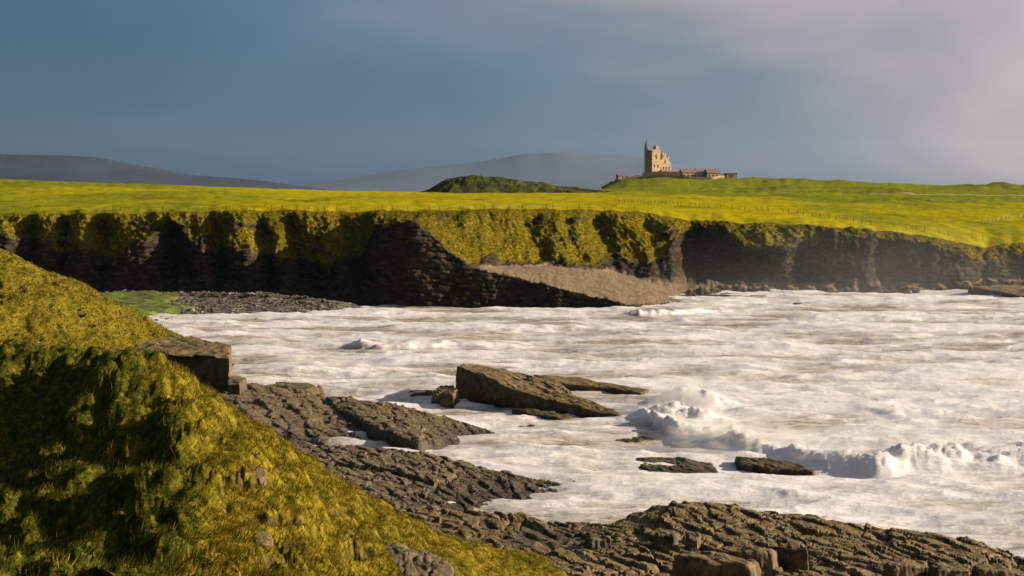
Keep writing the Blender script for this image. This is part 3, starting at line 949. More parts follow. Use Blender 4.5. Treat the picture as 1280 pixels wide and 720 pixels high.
ROCKG = 'rocks in the surf'
slab_rock('sea_rock', [(571, 456, 192), (592, 463, 189), (640, 483, 184), (700, 503, 179), (778, 519, 173.5), (774, 513, 176), (716, 492, 186), (700, 478, 197), (650, 465, 203), (590, 453.5, 201)], -1.0, M_ROCK,
          'largest wedge-shaped rock rising from the surf with tall dark left end', 'rock', 501, 320, 60, 30, 0.9, 0.05, 1.2, ROCKG, jagged=0.14)
slab_rock('sea_rock', [(668, 467.5, 204), (720, 470, 205), (770, 479, 202), (814, 486.5, 199), (800, 489, 196), (740, 482, 199), (690, 476, 200)], -1.0, M_ROCK,
          'long low brown rib trailing off behind the largest sea rock', 'rock', 515, 140, 18, 10, 0.6, 0.05, 1.2, ROCKG, jagged=0.14)
slab_rock('sea_rock', [(548, 481, 189), (566, 480, 189), (572, 486, 187), (566, 494, 185), (548, 496, 186), (542, 488, 187)], -1.0, M_ROCK, 'rounded dark rock against the tall end of the largest sea rock', 'rock', 502, 90, 16, 14, 0.8, 0.15, 0.8, ROCKG)
slab_rock('sea_rock', [(512, 489, 196), (540, 488, 196), (545, 492, 194), (514, 494, 194)], -1.0, M_ROCK, 'small low dark rock left of the largest sea rock', 'rock', 503, 80, 12, 10, 0.7, 0.1, 0.8, ROCKG)
slab_rock('sea_rock', [(595, 520, 177), (640, 517, 178), (690, 528, 173), (700, 537, 168.5), (655, 535, 169), (610, 531, 171)], -1.0, M_ROCK, 'low broken reef awash in front of the largest sea rock', 'rock', 504, 150, 22, 10, 1.1, 0.1, 0.9, ROCKG)
slab_rock('sea_rock', [(640, 509, 180), (668, 510, 180), (720, 521, 175), (700, 523, 174), (660, 517, 177)], -1.0, M_ROCK, 'narrow ledge hugging the front of the largest sea rock', 'rock', 505, 100, 14, 10, 0.7, 0.1, 0.9, ROCKG)
slab_rock('sea_rock', [(676, 527, 173), (700, 526, 174), (722, 531, 171), (716, 540, 167), (690, 537, 168)], -1.0, M_ROCKC, 'small olive weed-topped rock in front of the largest sea rock', 'rock', 506, 90, 14, 10, 1.0, 0.1, 0.8, ROCKG)
slab_rock('sea_rock', [(653, 538, 166), (664, 537, 167), (668, 543, 164), (656, 545, 163)], -1.0, M_ROCKB, 'tiny dark rock awash left of the weed-topped rock', 'rock', 507, 60, 10, 8, 0.6, 0.1, 0.7, ROCKG)
slab_rock('sea_rock', [(766, 546, 163), (800, 545, 164), (825, 549, 162), (790, 552, 160.5), (768, 551, 160.5)], -1.0, M_ROCK, 'flat rock sliver at the foot of the breaking wave', 'rock', 508, 90, 12, 8, 0.6, 0.1, 0.9, ROCKG)
slab_rock('sea_rock', [(796, 570, 148), (845, 569, 149), (888, 578, 147), (898, 590, 142), (850, 592, 141), (822, 588, 142), (797, 580, 145)], -1.0, M_ROCK, 'flat brown slab in the surf above the near shelf', 'rock', 509, 160, 24, 12, 0.7, 0.08, 1.2, ROCKG)
slab_rock('sea_rock', [(921, 570, 148.5), (950, 570, 149), (1000, 579, 145.5), (1018, 588, 142), (960, 584, 143), (922, 578, 145)], -1.0, M_ROCKC, 'flat mossy slab right under the breaking wave', 'rock', 510, 140, 20, 12, 0.7, 0.08, 1.2, ROCKG)
slab_rock('sea_rock', [(842, 606, 136), (880, 600, 139), (930, 601, 139), (900, 606, 136.5)], -1.0, M_ROCKB, 'thin wet ledge washed by foam below the flat slabs', 'rock', 511, 100, 12, 8, 0.5, 0.1, 1.0, ROCKG)
slab_rock('sea_rock', [(976, 375, 372), (1010, 377, 368), (1050, 381, 358), (1118, 388, 340), (1060, 386, 345), (1000, 381, 356)], -1.0, M_ROCK, 'long thin dark reef in the far surf below the cliff', 'rock', 512, 120, 12, 8, 0.7, 0.1, 1.6, ROCKG)
slab_rock('sea_rock', [(868, 367, 388), (930, 366, 392), (985, 370, 384), (955, 374, 374), (900, 372, 378)], -1.0, M_ROCK, 'broad low rock at the foot of the far cliff beside the pale slab', 'rock', 513, 120, 14, 8, 0.9, 0.1, 1.6, ROCKG)
slab_rock('sea_rock', [(1210, 357, 392), (1240, 356, 394), (1330, 358, 400), (1330, 366, 376), (1275, 370, 378), (1240, 362, 386)], -1.0, M_ROCK, 'dark ledge with water pouring off it at the far right edge', 'rock', 514, 140, 16, 12, 0.6, 0.05, 1.8, ROCKG)

slab_rock('rock_ledge', [(286, 447, 183), (289, 430, 202), (240, 421, 212), (170, 414, 214), (90, 424, 205), (40, 440, 190), (-30, 452, 182), (-20, 460, 176), (120, 452, 182), (206, 443.5, 192)], 0.0, M_ROCK,
          'big square-ended rock ledge with black overhung front under the far grassy bank', 'rock', 520, 300, 46, 26, 1.1, -0.03, 1.1, None, jagged=0.10)
slab_rock('stone_block', [(181, 452, 172), (205, 452, 173), (208, 456, 171), (207, 461, 169), (182, 459, 168)], 2.0, M_ROCKB, 'small grey stone block below the square-ended ledge', 'rock', 521, 80, 14, 10, 0.4, 0.02, 1.4, None, jagged=0.06)
slab_rock('stone_block', [(283, 470, 186), (300, 468, 190), (308, 473, 187), (300, 480, 180), (284, 479, 181)], 0.5, M_ROCKB, 'dark low block at the corner of the square-ended ledge', 'rock', 522, 80, 14, 10, 0.4, 0.05, 1.4, None, jagged=0.08)
slab_rock('stone_block', [(345, 477, 193), (385, 478, 194), (400, 484, 190), (380, 487, 187), (346, 482, 189)], 0.6, M_ROCKB, 'flat slab lying on the seaward rim of the grey shelf', 'rock', 523, 90, 14, 8, 0.4, 0.04, 1.4, None, jagged=0.08)

BG = 'fallen boulders on the near shelf'


def on_shelf(px, py, z):
    Y = (H - z) * F / (py - HY)
    return np.array([(px - CX) * Y / F, Y, z])


def boulder(corners, h, label, seed, mat=M_ROCKC, group=BG, amp=0.5, flare=0.10):
    """Corners of the top (px, py, extra height); stands h above the shelf."""
    cx_, cy_ = np.mean([c[0] for c in corners]), np.mean([c[1] for c in corners])
    z = 3.0
    for _ in range(4):
        w = on_shelf(cx_, cy_, z)
        z = plat_med(w[0], w[1]) + h
    W = np.array([on_shelf(c[0], c[1], z + c[2]) for c in corners])
    slab_rock('boulder', W, z - h - 0.6, mat, label, 'boulder', seed, 110, 20, 16, amp, flare, 1.5, group, world=True, jagged=0.09, rim=0.09, rough3=0.09)


def plat_med(x, y):
    return float(np.median([plat_z(x + a, y + b_) for a in (-1, -0.5, 0, 0.5, 1) for b_ in (-1, 0, 1)]))


boulder([(846, 692, 0), (862, 684, 0.1), (905, 690, 0), (945, 700, -0.2), (938, 709, -0.2), (885, 699, 0)], 2.2, 'largest flat-topped mossy boulder on the near shelf, black front', 531, flare=0.22)
boulder([(912, 688, 0), (935, 682, 0.1), (972, 685, 0), (966, 692, 0), (928, 692, 0)], 1.3, 'squarish boulder touching the largest flat-topped boulder', 532)
boulder([(966, 683, 0), (976, 678, 0), (1002, 677, 0.25), (1009, 685, 0.15), (988, 686, 0)], 1.3, 'tilted dark cube of rock right of the squarish boulder', 533)
boulder([(1104, 703, 0), (1128, 699, 0), (1158, 700, 0), (1155, 705, 0), (1118, 707, 0)], 1.1, 'left one of three dark blocks at the lower right', 534)
boulder([(1161, 704, 0), (1180, 699, 0), (1213, 703, 0), (1212, 709, 0), (1172, 710, 0)], 1.1, 'middle one of three dark blocks at the lower right', 535)
boulder([(1216, 707, 0), (1232, 703, 0), (1264, 705, 0), (1266, 711, 0), (1224, 712, 0)], 1.0, 'right one of three dark blocks at the lower right', 536)
boulder([(731, 671, 0), (745, 668, 0), (762, 669, 0), (763, 673, 0), (738, 674, 0)], 0.7, 'lone black boulder in the middle of the near shelf', 537, M_ROCKB)
boulder([(818, 663, 0), (836, 659, 0.1), (849, 663, 0), (843, 668, 0), (822, 668, 0)], 0.8, 'dark rounded boulder behind the largest flat-topped boulder', 538, M_ROCKB)
boulder([(858, 667, 0), (867, 664, 0.1), (876, 667, 0), (872, 671, 0), (861, 671, 0)], 0.8, 'small upright boulder beside the dark rounded one', 539, M_ROCKB)
boulder([(1098, 652, 0), (1105, 650, 0), (1112, 652, 0), (1108, 655, 0), (1100, 655, 0)], 0.4, 'small pale round stone near the seaward rim of the near shelf', 540)
boulder([(801, 624, 0), (830, 621, 0), (864, 623, 0), (858, 627, 0), (806, 628, 0)], 0.35, 'mossy block on the seaward rim of the near shelf', 541)


# small loose stones lying on the shelves
def ico():
    t = (1 + 5 ** 0.5) / 2
    v = np.array([(-1, t, 0), (1, t, 0), (-1, -t, 0), (1, -t, 0), (0, -1, t), (0, 1, t), (0, -1, -t), (0, 1, -t), (t, 0, -1), (t, 0, 1), (-t, 0, -1), (-t, 0, 1)]) / math.sqrt(1 + t * t)
    f = np.array([(0, 11, 5), (0, 5, 1), (0, 1, 7), (0, 7, 10), (0, 10, 11), (1, 5, 9), (5, 11, 4), (11, 10, 2), (10, 7, 6), (7, 1, 8), (3, 9, 4), (3, 4, 2), (3, 2, 6), (3, 6, 8), (3, 8, 9), (4, 9, 5), (2, 4, 11), (6, 2, 10), (8, 6, 7), (9, 8, 1)])
    return v, f


IV, IF = ico()


def stones(name, C, S, mat, label, parent=None, smooth=False):
    n = len(C)
    V = IV[None] * (S[:, None, :] * rng.uniform(0.75, 1.25, (n, 12, 1)))
    a = rng.uniform(0, 6.28, n)
    ca, sa = np.cos(a)[:, None], np.sin(a)[:, None]
    V = np.stack([V[..., 0] * ca - V[..., 1] * sa, V[..., 0] * sa + V[..., 1] * ca, V[..., 2]], -1) + C[:, None]
    F_ = (np.arange(n) * 12)[:, None, None] + IF[None]
    o = mesh_raw(name, V, F_.reshape(-1, 3), mat, smooth)
    return link(o, parent, label=label, kind='stuff')


for k, (gx, gy, z) in enumerate(PLAT):
    cand = np.argwhere((z > 0.5))
    n = (110, 50, 160, 420)[k]
    p = cand[rng.integers(0, len(cand), n)]
    i, j = p[:, 0], p[:, 1]
    s = rng.lognormal(-1.85, 0.5, n).clip(0.07, 0.45)
    C = np.stack([gx[i, j], gy[i, j], z[i, j] + s * 0.15], -1)
    stones('loose_stones', C, np.stack([s, s * rng.uniform(0.6, 1, n), s * rng.uniform(0.4, 0.7, n)], -1), (M_ROCKB, M_ROCKB, M_ROCKB, M_ROCKC)[k],
           ('loose stones strewn over the grey shelf', 'loose stones on the tilted shelf', 'loose stones on the rough rock band', 'loose stones strewn over the near shelf')[k])

# ------------------------------------------------------------------ beach and green weed flat under the left cliff
bx, by = np.meshgrid(np.arange(-110, -30, 0.5), np.arange(296, 384, 0.7))
BP = poly_world([(60, 372, 3.0), (150, 364, 3.0), (260, 366, 2.6), (340, 372, 2.2), (430, 380, 1.2), (420, 388, 0.5), (380, 391, 0.2), (330, 388, 0.8), (235, 398, 0.0), (180, 410, 0.0), (90, 405, 1.0)])
bt = TPS([tuple(w) for w in BP], 0.5)
bd = sdf_poly(bx, by, BP[:, :2])
bz = np.clip(bt(bx, by), -0.5, 3.5) - np.maximum(bd, 0) * 0.35 + 0.45 * fbm(bx / 7, by / 7, 4, 601) + 0.25 * fbm(bx / 1.6, by / 1.6, 3, 603)
bank = sstep(0.7, 1.0, np.exp(-((by - (349 - 0.12 * (bx + 80))) / 6.0) ** 2)) * sstep(-82, -66, bx)
bz += 0.9 * bank
beach = grid_mesh('pebble_beach', np.stack([bx, by, bz], -1), M_PEBBLE, keep=(bz[:-1, :-1] > -0.7))
link(beach, label='grey pebble beach under the left cliff', kind='structure')
cand = np.argwhere((bz > 0.1) & (bd < 1.5))
p = cand[rng.integers(0, len(cand), 3600)]
s = rng.lognormal(-1.35, 0.45, len(p)).clip(0.1, 0.8)
C = np.stack([bx[tuple(p.T)], by[tuple(p.T)], bz[tuple(p.T)]], -1) + np.stack([rng.uniform(-.3, .3, len(p)), rng.uniform(-.4, .4, len(p)), 0 * s], -1)
stones('pebbles', C, np.stack([s, s * 0.8, s * 0.6], -1), M_PEBBLE, 'grey and pale pebbles covering the beach under the left cliff')
mp = poly_world([(112, 368, 3.4), (180, 362, 3.4), (226, 367, 3.2), (205, 375, 2.6), (240, 383, 1.4), (200, 392, 0.9), (160, 400, 0.8), (120, 396, 1.6)])
mx_, my_ = np.meshgrid(np.arange(-100, -52, 0.35), np.arange(300, 384, 0.5))
mz = np.clip(bt(mx_, my_), -0.3, 3.2) + 0.75 + 0.5 * fbm(mx_ / 5, my_ / 5, 4, 611) + 0.15 * billow(mx_ / 0.9, my_ / 0.9, 2, 613)
md_ = sdf_poly(mx_, my_, mp[:, :2]) + 2.2 * fbm(mx_ / 6, my_ / 6, 3, 615)
mz -= np.maximum(md_ + 1, 0) * 0.5
link(grid_mesh('weed_flat', np.stack([mx_, my_, mz], -1), M_MOSS, keep=(md_[:-1, :-1] + 2.5 * fbm(mx_[:-1, :-1] / 2.0, my_[:-1, :-1] / 2.0, 3, 617) < 1.5)), label='bright green weedy patch at the foot of the left cliff', kind='structure')

# ------------------------------------------------------------------ far grassy bank on the left
HB = [at(*p) for p in ((0, 325, 215), (-80, 292, 220), (-200, 262, 225), (60, 351, 212), (120, 384, 208), (160, 408, 207), (0, 395, 192), (0, 445, 176), (100, 432, 190), (100, 402, 199), (-120, 440, 172), (-120, 380, 195), (50, 440, 182), (160, 424, 203))]
HB = [tuple(p) for p in HB] + [(-90, 262, 4), (-60, 262, 1), (-45, 235, 1), (-42, 212, 4.0), (-120, 262, 9), (-45, 165, 3), (-90, 150, 5), (-110, 180, 12), (-60, 160, 4)]
hb = TPS(HB, 0.001)
hx, hy = np.meshgrid(np.arange(-125, -40, 0.22), np.arange(150, 262, 0.32))
hz = hb(hx, hy)
hz += 1.1 * fbm((hx + hy * 0.5) / 6, (hy - hx) / 14, 4, 621) + 0.8 * billow((hx + 0.5 * hy) / 2.2, hy / 4.2, 3, 623) + 0.12 * fbm(hx / 0.5, hy / 0.6, 2, 625)
soil = 0.9 * sstep(0.34, 0.46, fbm((hx + hy) / 6.0, (hy - hx) / 3.0, 4, 627))
hz -= 0.5 * soil
bank_o = grid_mesh('grassy_bank', np.stack([hx, hy, hz], -1), M_TURF, {'moss': 0.15 + 0 * hz, 'soil': soil}, keep=hz[:-1, :-1] > -0.5)
link(bank_o, label='golden grassy bank running down to the square-ended ledge', kind='structure')

# ------------------------------------------------------------------ near grassy hill
NB = [at(*p) for p in ((200, 456, 58), (240, 520, 50), (272, 600, 41), (296, 720, 31), (150, 446, 64), (60, 441, 73), (0, 446, 77), (-120, 452, 86),
                       (0, 520, 61.5), (0, 600, 51), (0, 720, 37.5), (120, 520, 55.2), (150, 600, 46), (160, 720, 34.4), (-150, 600, 55), (-150, 720, 41), (220, 650, 38),
                       (330, 640, 44), (400, 720, 44), (500, 720, 60), (600, 720, 82), (690, 716, 97), (400, 650, 57), (300, 560, 58), (350, 600, 57), (480, 680, 66),
                       (300, 527, 66), (400, 588, 75), (500, 647, 84), (600, 689, 94))]
NB = [tuple(p) for p in NB] + [(-32, 112, 8), (-20, 104, 5.5), (-12, 106, 3.0), (-4, 110, 0.8), (3, 108, 0.2), (8, 100, -0.5), (8, 70, 0), (6, 40, 5), (-45, 100, 9), (-60, 110, 7), (1, 28, 15)]
nb_ = TPS(NB, 0.0005)
npx = np.linspace(-230, 860, 600)
nY = np.geomspace(26, 118, 400)
NX = (npx[None] - CX) * nY[:, None] / F
NY = np.broadcast_to(nY[:, None], NX.shape).copy()
NZ = nb_(NX, NY)
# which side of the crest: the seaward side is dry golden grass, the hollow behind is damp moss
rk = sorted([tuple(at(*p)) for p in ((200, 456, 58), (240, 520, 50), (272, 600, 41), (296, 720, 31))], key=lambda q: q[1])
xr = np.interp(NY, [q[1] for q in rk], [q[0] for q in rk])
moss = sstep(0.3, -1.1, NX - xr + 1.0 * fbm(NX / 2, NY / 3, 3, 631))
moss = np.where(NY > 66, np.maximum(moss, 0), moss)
wx = NX + 0.35 * fbm(NX / 0.9, NY / 1.4, 3, 633)
wy = NY + 0.5 * fbm(NX / 0.9 + 5, NY / 1.4, 3, 634)
f1, f2, r, ox, oy = worley(wx / 1.0, wy / 1.5, 641, 0.95)
tus = (1 - np.minimum(f1, 1) ** 2) ** 1.6 * (0.35 + 0.9 * r[0])
g1, g2, q, _, _ = worley(wx / 0.36 + 3, wy / 0.5, 643, 0.95)
tus2 = (1 - np.minimum(g1, 1) ** 2) * (0.4 + 0.8 * q[0])
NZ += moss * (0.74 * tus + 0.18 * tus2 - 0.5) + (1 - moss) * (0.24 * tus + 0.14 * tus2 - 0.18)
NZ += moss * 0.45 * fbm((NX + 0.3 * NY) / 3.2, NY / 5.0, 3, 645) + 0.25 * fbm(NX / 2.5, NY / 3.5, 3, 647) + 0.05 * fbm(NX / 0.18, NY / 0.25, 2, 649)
# terracettes across the golden slope
NZ += (1 - moss) * 0.20 * np.sin((NZ * 2.3 + 1.4 * fbm(NX / 3, NY / 4, 3, 651)) * 2.0)
ppx, ppy = NX / NY * F + CX, HY + (H - NZ) * F / NY
soil = np.zeros_like(NX)
for (cx_, cy_, rx_, ry_, dep) in ((302, 597, 26, 10, 0.45), (352, 648, 36, 6, 0.35), (448, 690, 26, 7, 0.3), (335, 700, 16, 8, 0.3), (420, 640, 16, 4, 0.2)):
    kk = np.exp(-(((ppx - cx_) / rx_) ** 2 + ((ppy - cy_) / ry_) ** 2) ** 1.5) * sstep(-0.5, 0.1, fbm(NX / 0.5, NY / 0.7, 3, 653))
    soil = np.maximum(soil, kk)
    NZ -= dep * kk
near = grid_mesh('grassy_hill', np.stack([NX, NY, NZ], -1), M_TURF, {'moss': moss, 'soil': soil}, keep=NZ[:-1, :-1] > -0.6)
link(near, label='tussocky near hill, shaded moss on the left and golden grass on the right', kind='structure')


def near_pt(px, py):
    """Point of the near hill seen at that photo pixel (nearest first)."""
    ppx, ppy = NX / NY * F + CX, HY + (H - NZ) * F / NY
    d = np.hypot(ppx - px, ppy - py) + NY * 0.02
    i = np.unravel_index(np.argmin(d), d.shape)
    return np.array([NX[i], NY[i], NZ[i]])


def blades(name, GX, GY, GZ, ms, ok, n, hmin, hmax, wid, label, lean=(0.5, -0.2), clump=None):
    G = np.stack([GX, GY, GZ], -1)
    w = ok[:-1, :-1].astype(float)
    ar = np.abs((GX[:-1, 1:] - GX[:-1, :-1]) * (GY[1:, :-1] - GY[:-1, :-1])) / (GY[:-1, :-1] ** 1.2)
    if clump is not None:
        ar = ar * clump[:-1, :-1]
    w = (w * ar).ravel()
    w /= w.sum()
    id_ = rng.choice(len(w), n, p=w)
    i, j = np.unravel_index(id_, (GX.shape[0] - 1, GX.shape[1] - 1))
    u, v = rng.random((2, n, 1))
    B = G[i, j] * (1 - u) * (1 - v) + G[i, j + 1] * u * (1 - v) + G[i + 1, j] * (1 - u) * v + G[i + 1, j + 1] * u * v
    a = rng.uniform(0, 6.28, n)
    side = np.stack([np.cos(a), np.sin(a), 0 * a], -1) * (wid * rng.uniform(0.6, 1.4, n))[:, None]
    hgt = rng.uniform(hmin, hmax, n)
    tip = np.stack([lean[0] + rng.normal(0, 0.45, n), lean[1] + rng.normal(0, 0.45, n), np.ones(n)], -1)
    tip = tip / np.linalg.norm(tip, axis=1, keepdims=True) * hgt[:, None]
    B[:, 2] -= 0.02
    V = np.stack([B - side, B + side, B + tip], 1)
    F_ = np.arange(3 * n).reshape(n, 3)
    o = mesh_raw(name, V, F_, M_BLADE, False, {'moss': np.repeat(ms[i, j], 3), 'tone': np.repeat(rng.random(n), 3)})
    return link(o, label=label, kind='stuff')


nn = grid_normals(np.stack([NX, NY, NZ], -1))
vis = (NZ > 0.8) & (soil < 0.3)
blades('grass', NX, NY, NZ, moss, vis, 230000, 0.08, 0.30, 0.017, 'grass blades and moss on the near hill', (0.6, 0.15), 0.3 + tus)
blades('grass', hx, hy, hz, 0.15 + 0 * hz, (hz > 2.0) & (hy < 225), 45000, 0.2, 0.5, 0.06, 'grass blades on the far golden bank', (0.6, -0.2))

Pc, gc_, Sc = CLIFF
w = (gc_[:-1, :-1] > 0.5) * np.linalg.norm(np.cross(Pc[1:, :-1] - Pc[:-1, :-1], Pc[:-1, 1:] - Pc[:-1, :-1]), axis=-1)
w = w.ravel() / w.sum()
nbl = 110000
i, j = np.unravel_index(rng.choice(len(w), nbl, p=w), (Pc.shape[0] - 1, Pc.shape[1] - 1))
u = rng.random((nbl, 1))
B = Pc[i, j] * (1 - u) + Pc[i + 1, j + 1] * u
a = rng.uniform(0, 6.28, nbl)
side = np.stack([np.cos(a), np.sin(a), 0.3 * np.sin(a * 3)], -1) * rng.uniform(0.03, 0.08, (nbl, 1))
tip = np.stack([0.55 + rng.normal(0, 0.4, nbl), -0.5 + rng.normal(0, 0.35, nbl), 0.25 + rng.normal(0, 0.4, nbl)], -1) * rng.uniform(0.2, 0.65, (nbl, 1))
link(mesh_raw('hanging_grass', np.stack([B - side, B + side, B + tip], 1), np.arange(3 * nbl).reshape(nbl, 3), M_BLADE, False, {'moss': np.repeat(0.15 * rng.random(nbl), 3), 'tone': np.repeat(0.2 + 0.75 * rng.random(nbl), 3)}),
     label='long windblown grass hanging over the cliff edge', kind='stuff')

# stones on the near hill
for (px, py, sz_, label, seed, el) in ((329, 681, 0.24, 'tilted pale stone set in the golden grass', 551, 1.0), (322, 600, 0.24, 'stone at the edge of the dark soil scar on the golden slope', 552, 1.3)):
    c = near_pt(px, py)
    W = [(c[0] + sz_ * 1.1 * math.cos(t) * (0.8 + 0.3 * random.random()), c[1] + sz_ * 1.3 * math.sin(t), c[2] + sz_ * el * (0.75 + 0.45 * math.sin(t) - 0.2 * math.cos(t))) for t in np.linspace(0, 6.28, 7)[:-1]]
    slab_rock('stone', W, c[2] - 0.5, M_ROCK, label, 'stone', seed, 60, 12, 10, 0.18, 0.03, 0.6, 'stones on the near hill', world=True, jagged=0.05)
c = near_pt(505, 708)
W = [tuple(c + np.array(d)) for d in ((-1.7, 0.5, 0.55), (-0.6, 1.4, 0.6), (0.8, 1.8, 0.35), (1.9, 1.0, -0.05), (1.5, -0.8, -0.15), (0.2, -1.4, 0.15), (-1.2, -0.9, 0.35))]
slab_rock('rock_outcrop', W, c[2] - 1.4, M_ROCKB, 'grey rock outcrop breaking through the foot of the golden slope', 'rock', 553, 130, 24, 14, 1.0, 0.05, 0.6, None, world=True, jagged=0.2)

# ------------------------------------------------------------------ castle and its outbuildings
def empty(name, loc, rz=0.0, **kw):
    o = bpy.data.objects.new(name, None)
    o.location = loc
    o.rotation_euler = (0, 0, rz)
    return link(o, **kw)


def box(name, parent, x0, x1, y0, y1, z0, z1, mat, taper=0.0):
    t = taper
    V = [(x0, y0, z0), (x1, y0, z0), (x1, y1, z0), (x0, y1, z0), (x0 + t, y0 + t, z1), (x1 - t, y0 + t, z1), (x1 - t, y1 - t, z1), (x0 + t, y1 - t, z1)]
    f = np.array([(3, 2, 1, 0), (4, 5, 6, 7), (0, 1, 5, 4), (1, 2, 6, 5), (2, 3, 7, 6), (3, 0, 4, 7)])
    return link(mesh_raw(name, np.array(V, float), f, mat, False), parent)


def gable(name, parent, x0, x1, y0, y1, z0, z1, mat, axis='y', over=0.0):
    """Triangular prism; the ridge runs along the given axis."""
    if axis == 'y':
        xm = (x0 + x1) / 2
        V = [(x0, y0, z0), (x1, y0, z0), (xm, y0, z1), (x0, y1, z0), (x1, y1, z0), (xm, y1, z1)]
    else:
        ym = (y0 + y1) / 2
        V = [(x0, y1, z0), (x0, y0, z0), (x0, ym, z1), (x1, y1, z0), (x1, y0, z0), (x1, ym, z1)]
    me = bpy.data.meshes.new(name)
    me.from_pydata(V, [], [(0, 1, 2), (5, 4, 3), (1, 4, 5, 2), (0, 2, 5, 3), (0, 3, 4, 1)])
    me.materials.append(mat)
    return link(bpy.data.objects.new(name, me), parent)


def octo(name, parent, x, y, r0, r1, z0, z1, mat, n=8):
    a = np.arange(n) * 2 * math.pi / n
    V = [(x + r0 * math.cos(t), y + r0 * math.sin(t), z0) for t in a] + [(x + r1 * math.cos(t), y + r1 * math.sin(t), z1) for t in a]
    f = [(i, (i + 1) % n, n + (i + 1) % n, n + i) for i in range(n)] + [tuple(range(n, 2 * n)), tuple(range(n))[::-1]]
    me = bpy.data.meshes.new(name)
    me.from_pydata(V, [], f)
    me.materials.append(mat)
    return link(bpy.data.objects.new(name, me), parent)


def window(parent, x, z, w, h, y=None, side=None):
    """Window with stone surround, on the front (given y) or on the right side (given x of the wall)."""
    if side is None:
        fr = box('window', parent, x - w / 2 - 0.15, x + w / 2 + 0.15, y - 0.10, y + 0.02, z - 0.15, z + h + 0.15, M_STONE)
        box('pane', fr, x - w / 2, x + w / 2, y - 0.14, y - 0.101, z, z + h, M_GLASS)
    else:
        fr = box('window', parent, side - 0.02, side + 0.10, x - w / 2 - 0.15, x + w / 2 + 0.15, z - 0.15, z + h + 0.15, M_STONE)
        box('pane', fr, side + 0.101, side + 0.14, x - w / 2, x + w / 2, z, z + h, M_GLASS)
    return fr


TZ = TERR_Z - 0.3
cpt = at(816, 222, 1240)
castle = empty('castle', (cpt[0], 1240, TZ), math.radians(35), label='ruined-looking sandstone castle with tall tower and pointed turret on the hill', cat='castle')
box('tower', castle, -4.2, 4.2, -4.2, 4.2, 0, 21.4, M_STONE)
box('cornice', castle, -4.5, 4.5, -4.5, 4.5, 20.4, 20.9, M_STONE)
for i in range(4):
    box('merlon', castle, -4.2 + i * 2.3, -3.0 + i * 2.3, -4.25, -3.8, 21.4, 22.2, M_STONE)
    box('merlon', castle, 3.8, 4.25, -2.9 + i * 2.0, -1.7 + i * 2.0, 21.4, 22.2, M_STONE)
tur = octo('turret', castle, -3.6, 3.4, 1.5, 1.5, 0, 23.2, M_STONE)
octo('turret_cornice', tur, -3.6, 3.4, 1.75, 1.75, 22.4, 22.9, M_STONE)
octo('spire', tur, -3.6, 3.4, 1.65, 0.05, 23.2, 30.4, M_SLATE)
box('chimney', castle, 0.9, 3.9, -2.6, 0.4, 21.4, 24.9, M_STONE)
box('string_course', castle, -4.32, 4.32, -4.32, 4.32, 12.0, 12.35, M_STONE)
for (x, z, h) in ((-1.8, 3, 2.4), (1.6, 3, 2.4), (-1.8, 8.2, 2.2), (1.6, 8.2, 2.2), (0, 14.6, 3.6)):
    window(castle, x, z, 1.1, h, y=-4.2)
for (yy, z, h) in ((-1.6, 4, 2.2), (1.2, 9, 2.0), (-1.0, 15, 3.0)):
    window(castle, yy, z, 1.0, h, side=4.2)
box('main_wing', castle, 4.2, 17.2, -1.8, 5.2, 0, 10.4, M_STONE)
gable('wing_gable', castle, 4.0, 17.4, -2.0, 5.4, 10.4, 18.6, M_STONE, 'y')
gable('wing_roof', castle, 4.25, 17.15, -1.4, 5.7, 10.6, 18.9, M_SLATE, 'y')
box('chimney', castle, 8.6, 10.2, -1.6, 0.2, 13.0, 19.8, M_STONE)
box('chimney', castle, 11.4, 12.6, -0.9, 0.5, 12.0, 19.6, M_STONE)
box('chimney', castle, 14.6, 15.8, -0.9, 0.3, 11.0, 17.4, M_STONE)
for (x, z, h) in ((6.0, 2.5, 2.2), (9.3, 2.5, 2.2), (12.6, 2.5, 2.2), (6.4, 6.8, 2.0), (9.3, 6.8, 2.0), (12.2, 6.8, 2.0), (15.2, 2.5, 2.2), (15.0, 6.8, 2.0), (10.7, 11.6, 2.2)):
    window(castle, x, z, 1.1, h, y=-1.8 if z < 10 else -2.0)
for (yy, z, h) in ((0.2, 3, 2.0), (3.2, 3, 2.0), (1.6, 7, 2.0)):
    window(castle, yy, z, 1.0, h, side=17.2)
box('low_wing', castle, 4.3, 19.0, -6.6, -1.81, 0, 4.6, M_STONE)
gable('low_roof', castle, 4.2, 19.2, -6.8, -1.82, 4.6, 6.6, M_SLATE, 'x')
for i in range(4):
    window(castle, 6.4 + i * 3.3, 1.3, 1.2, 1.8, y=-6.6)
dr = box('door', castle, -0.9, 0.9, -4.45, -4.21, 0, 2.7, M_WOOD)
box('door_surround', dr, -1.3, 1.3, -4.35, -4.205, 0, 3.2, M_STONE)

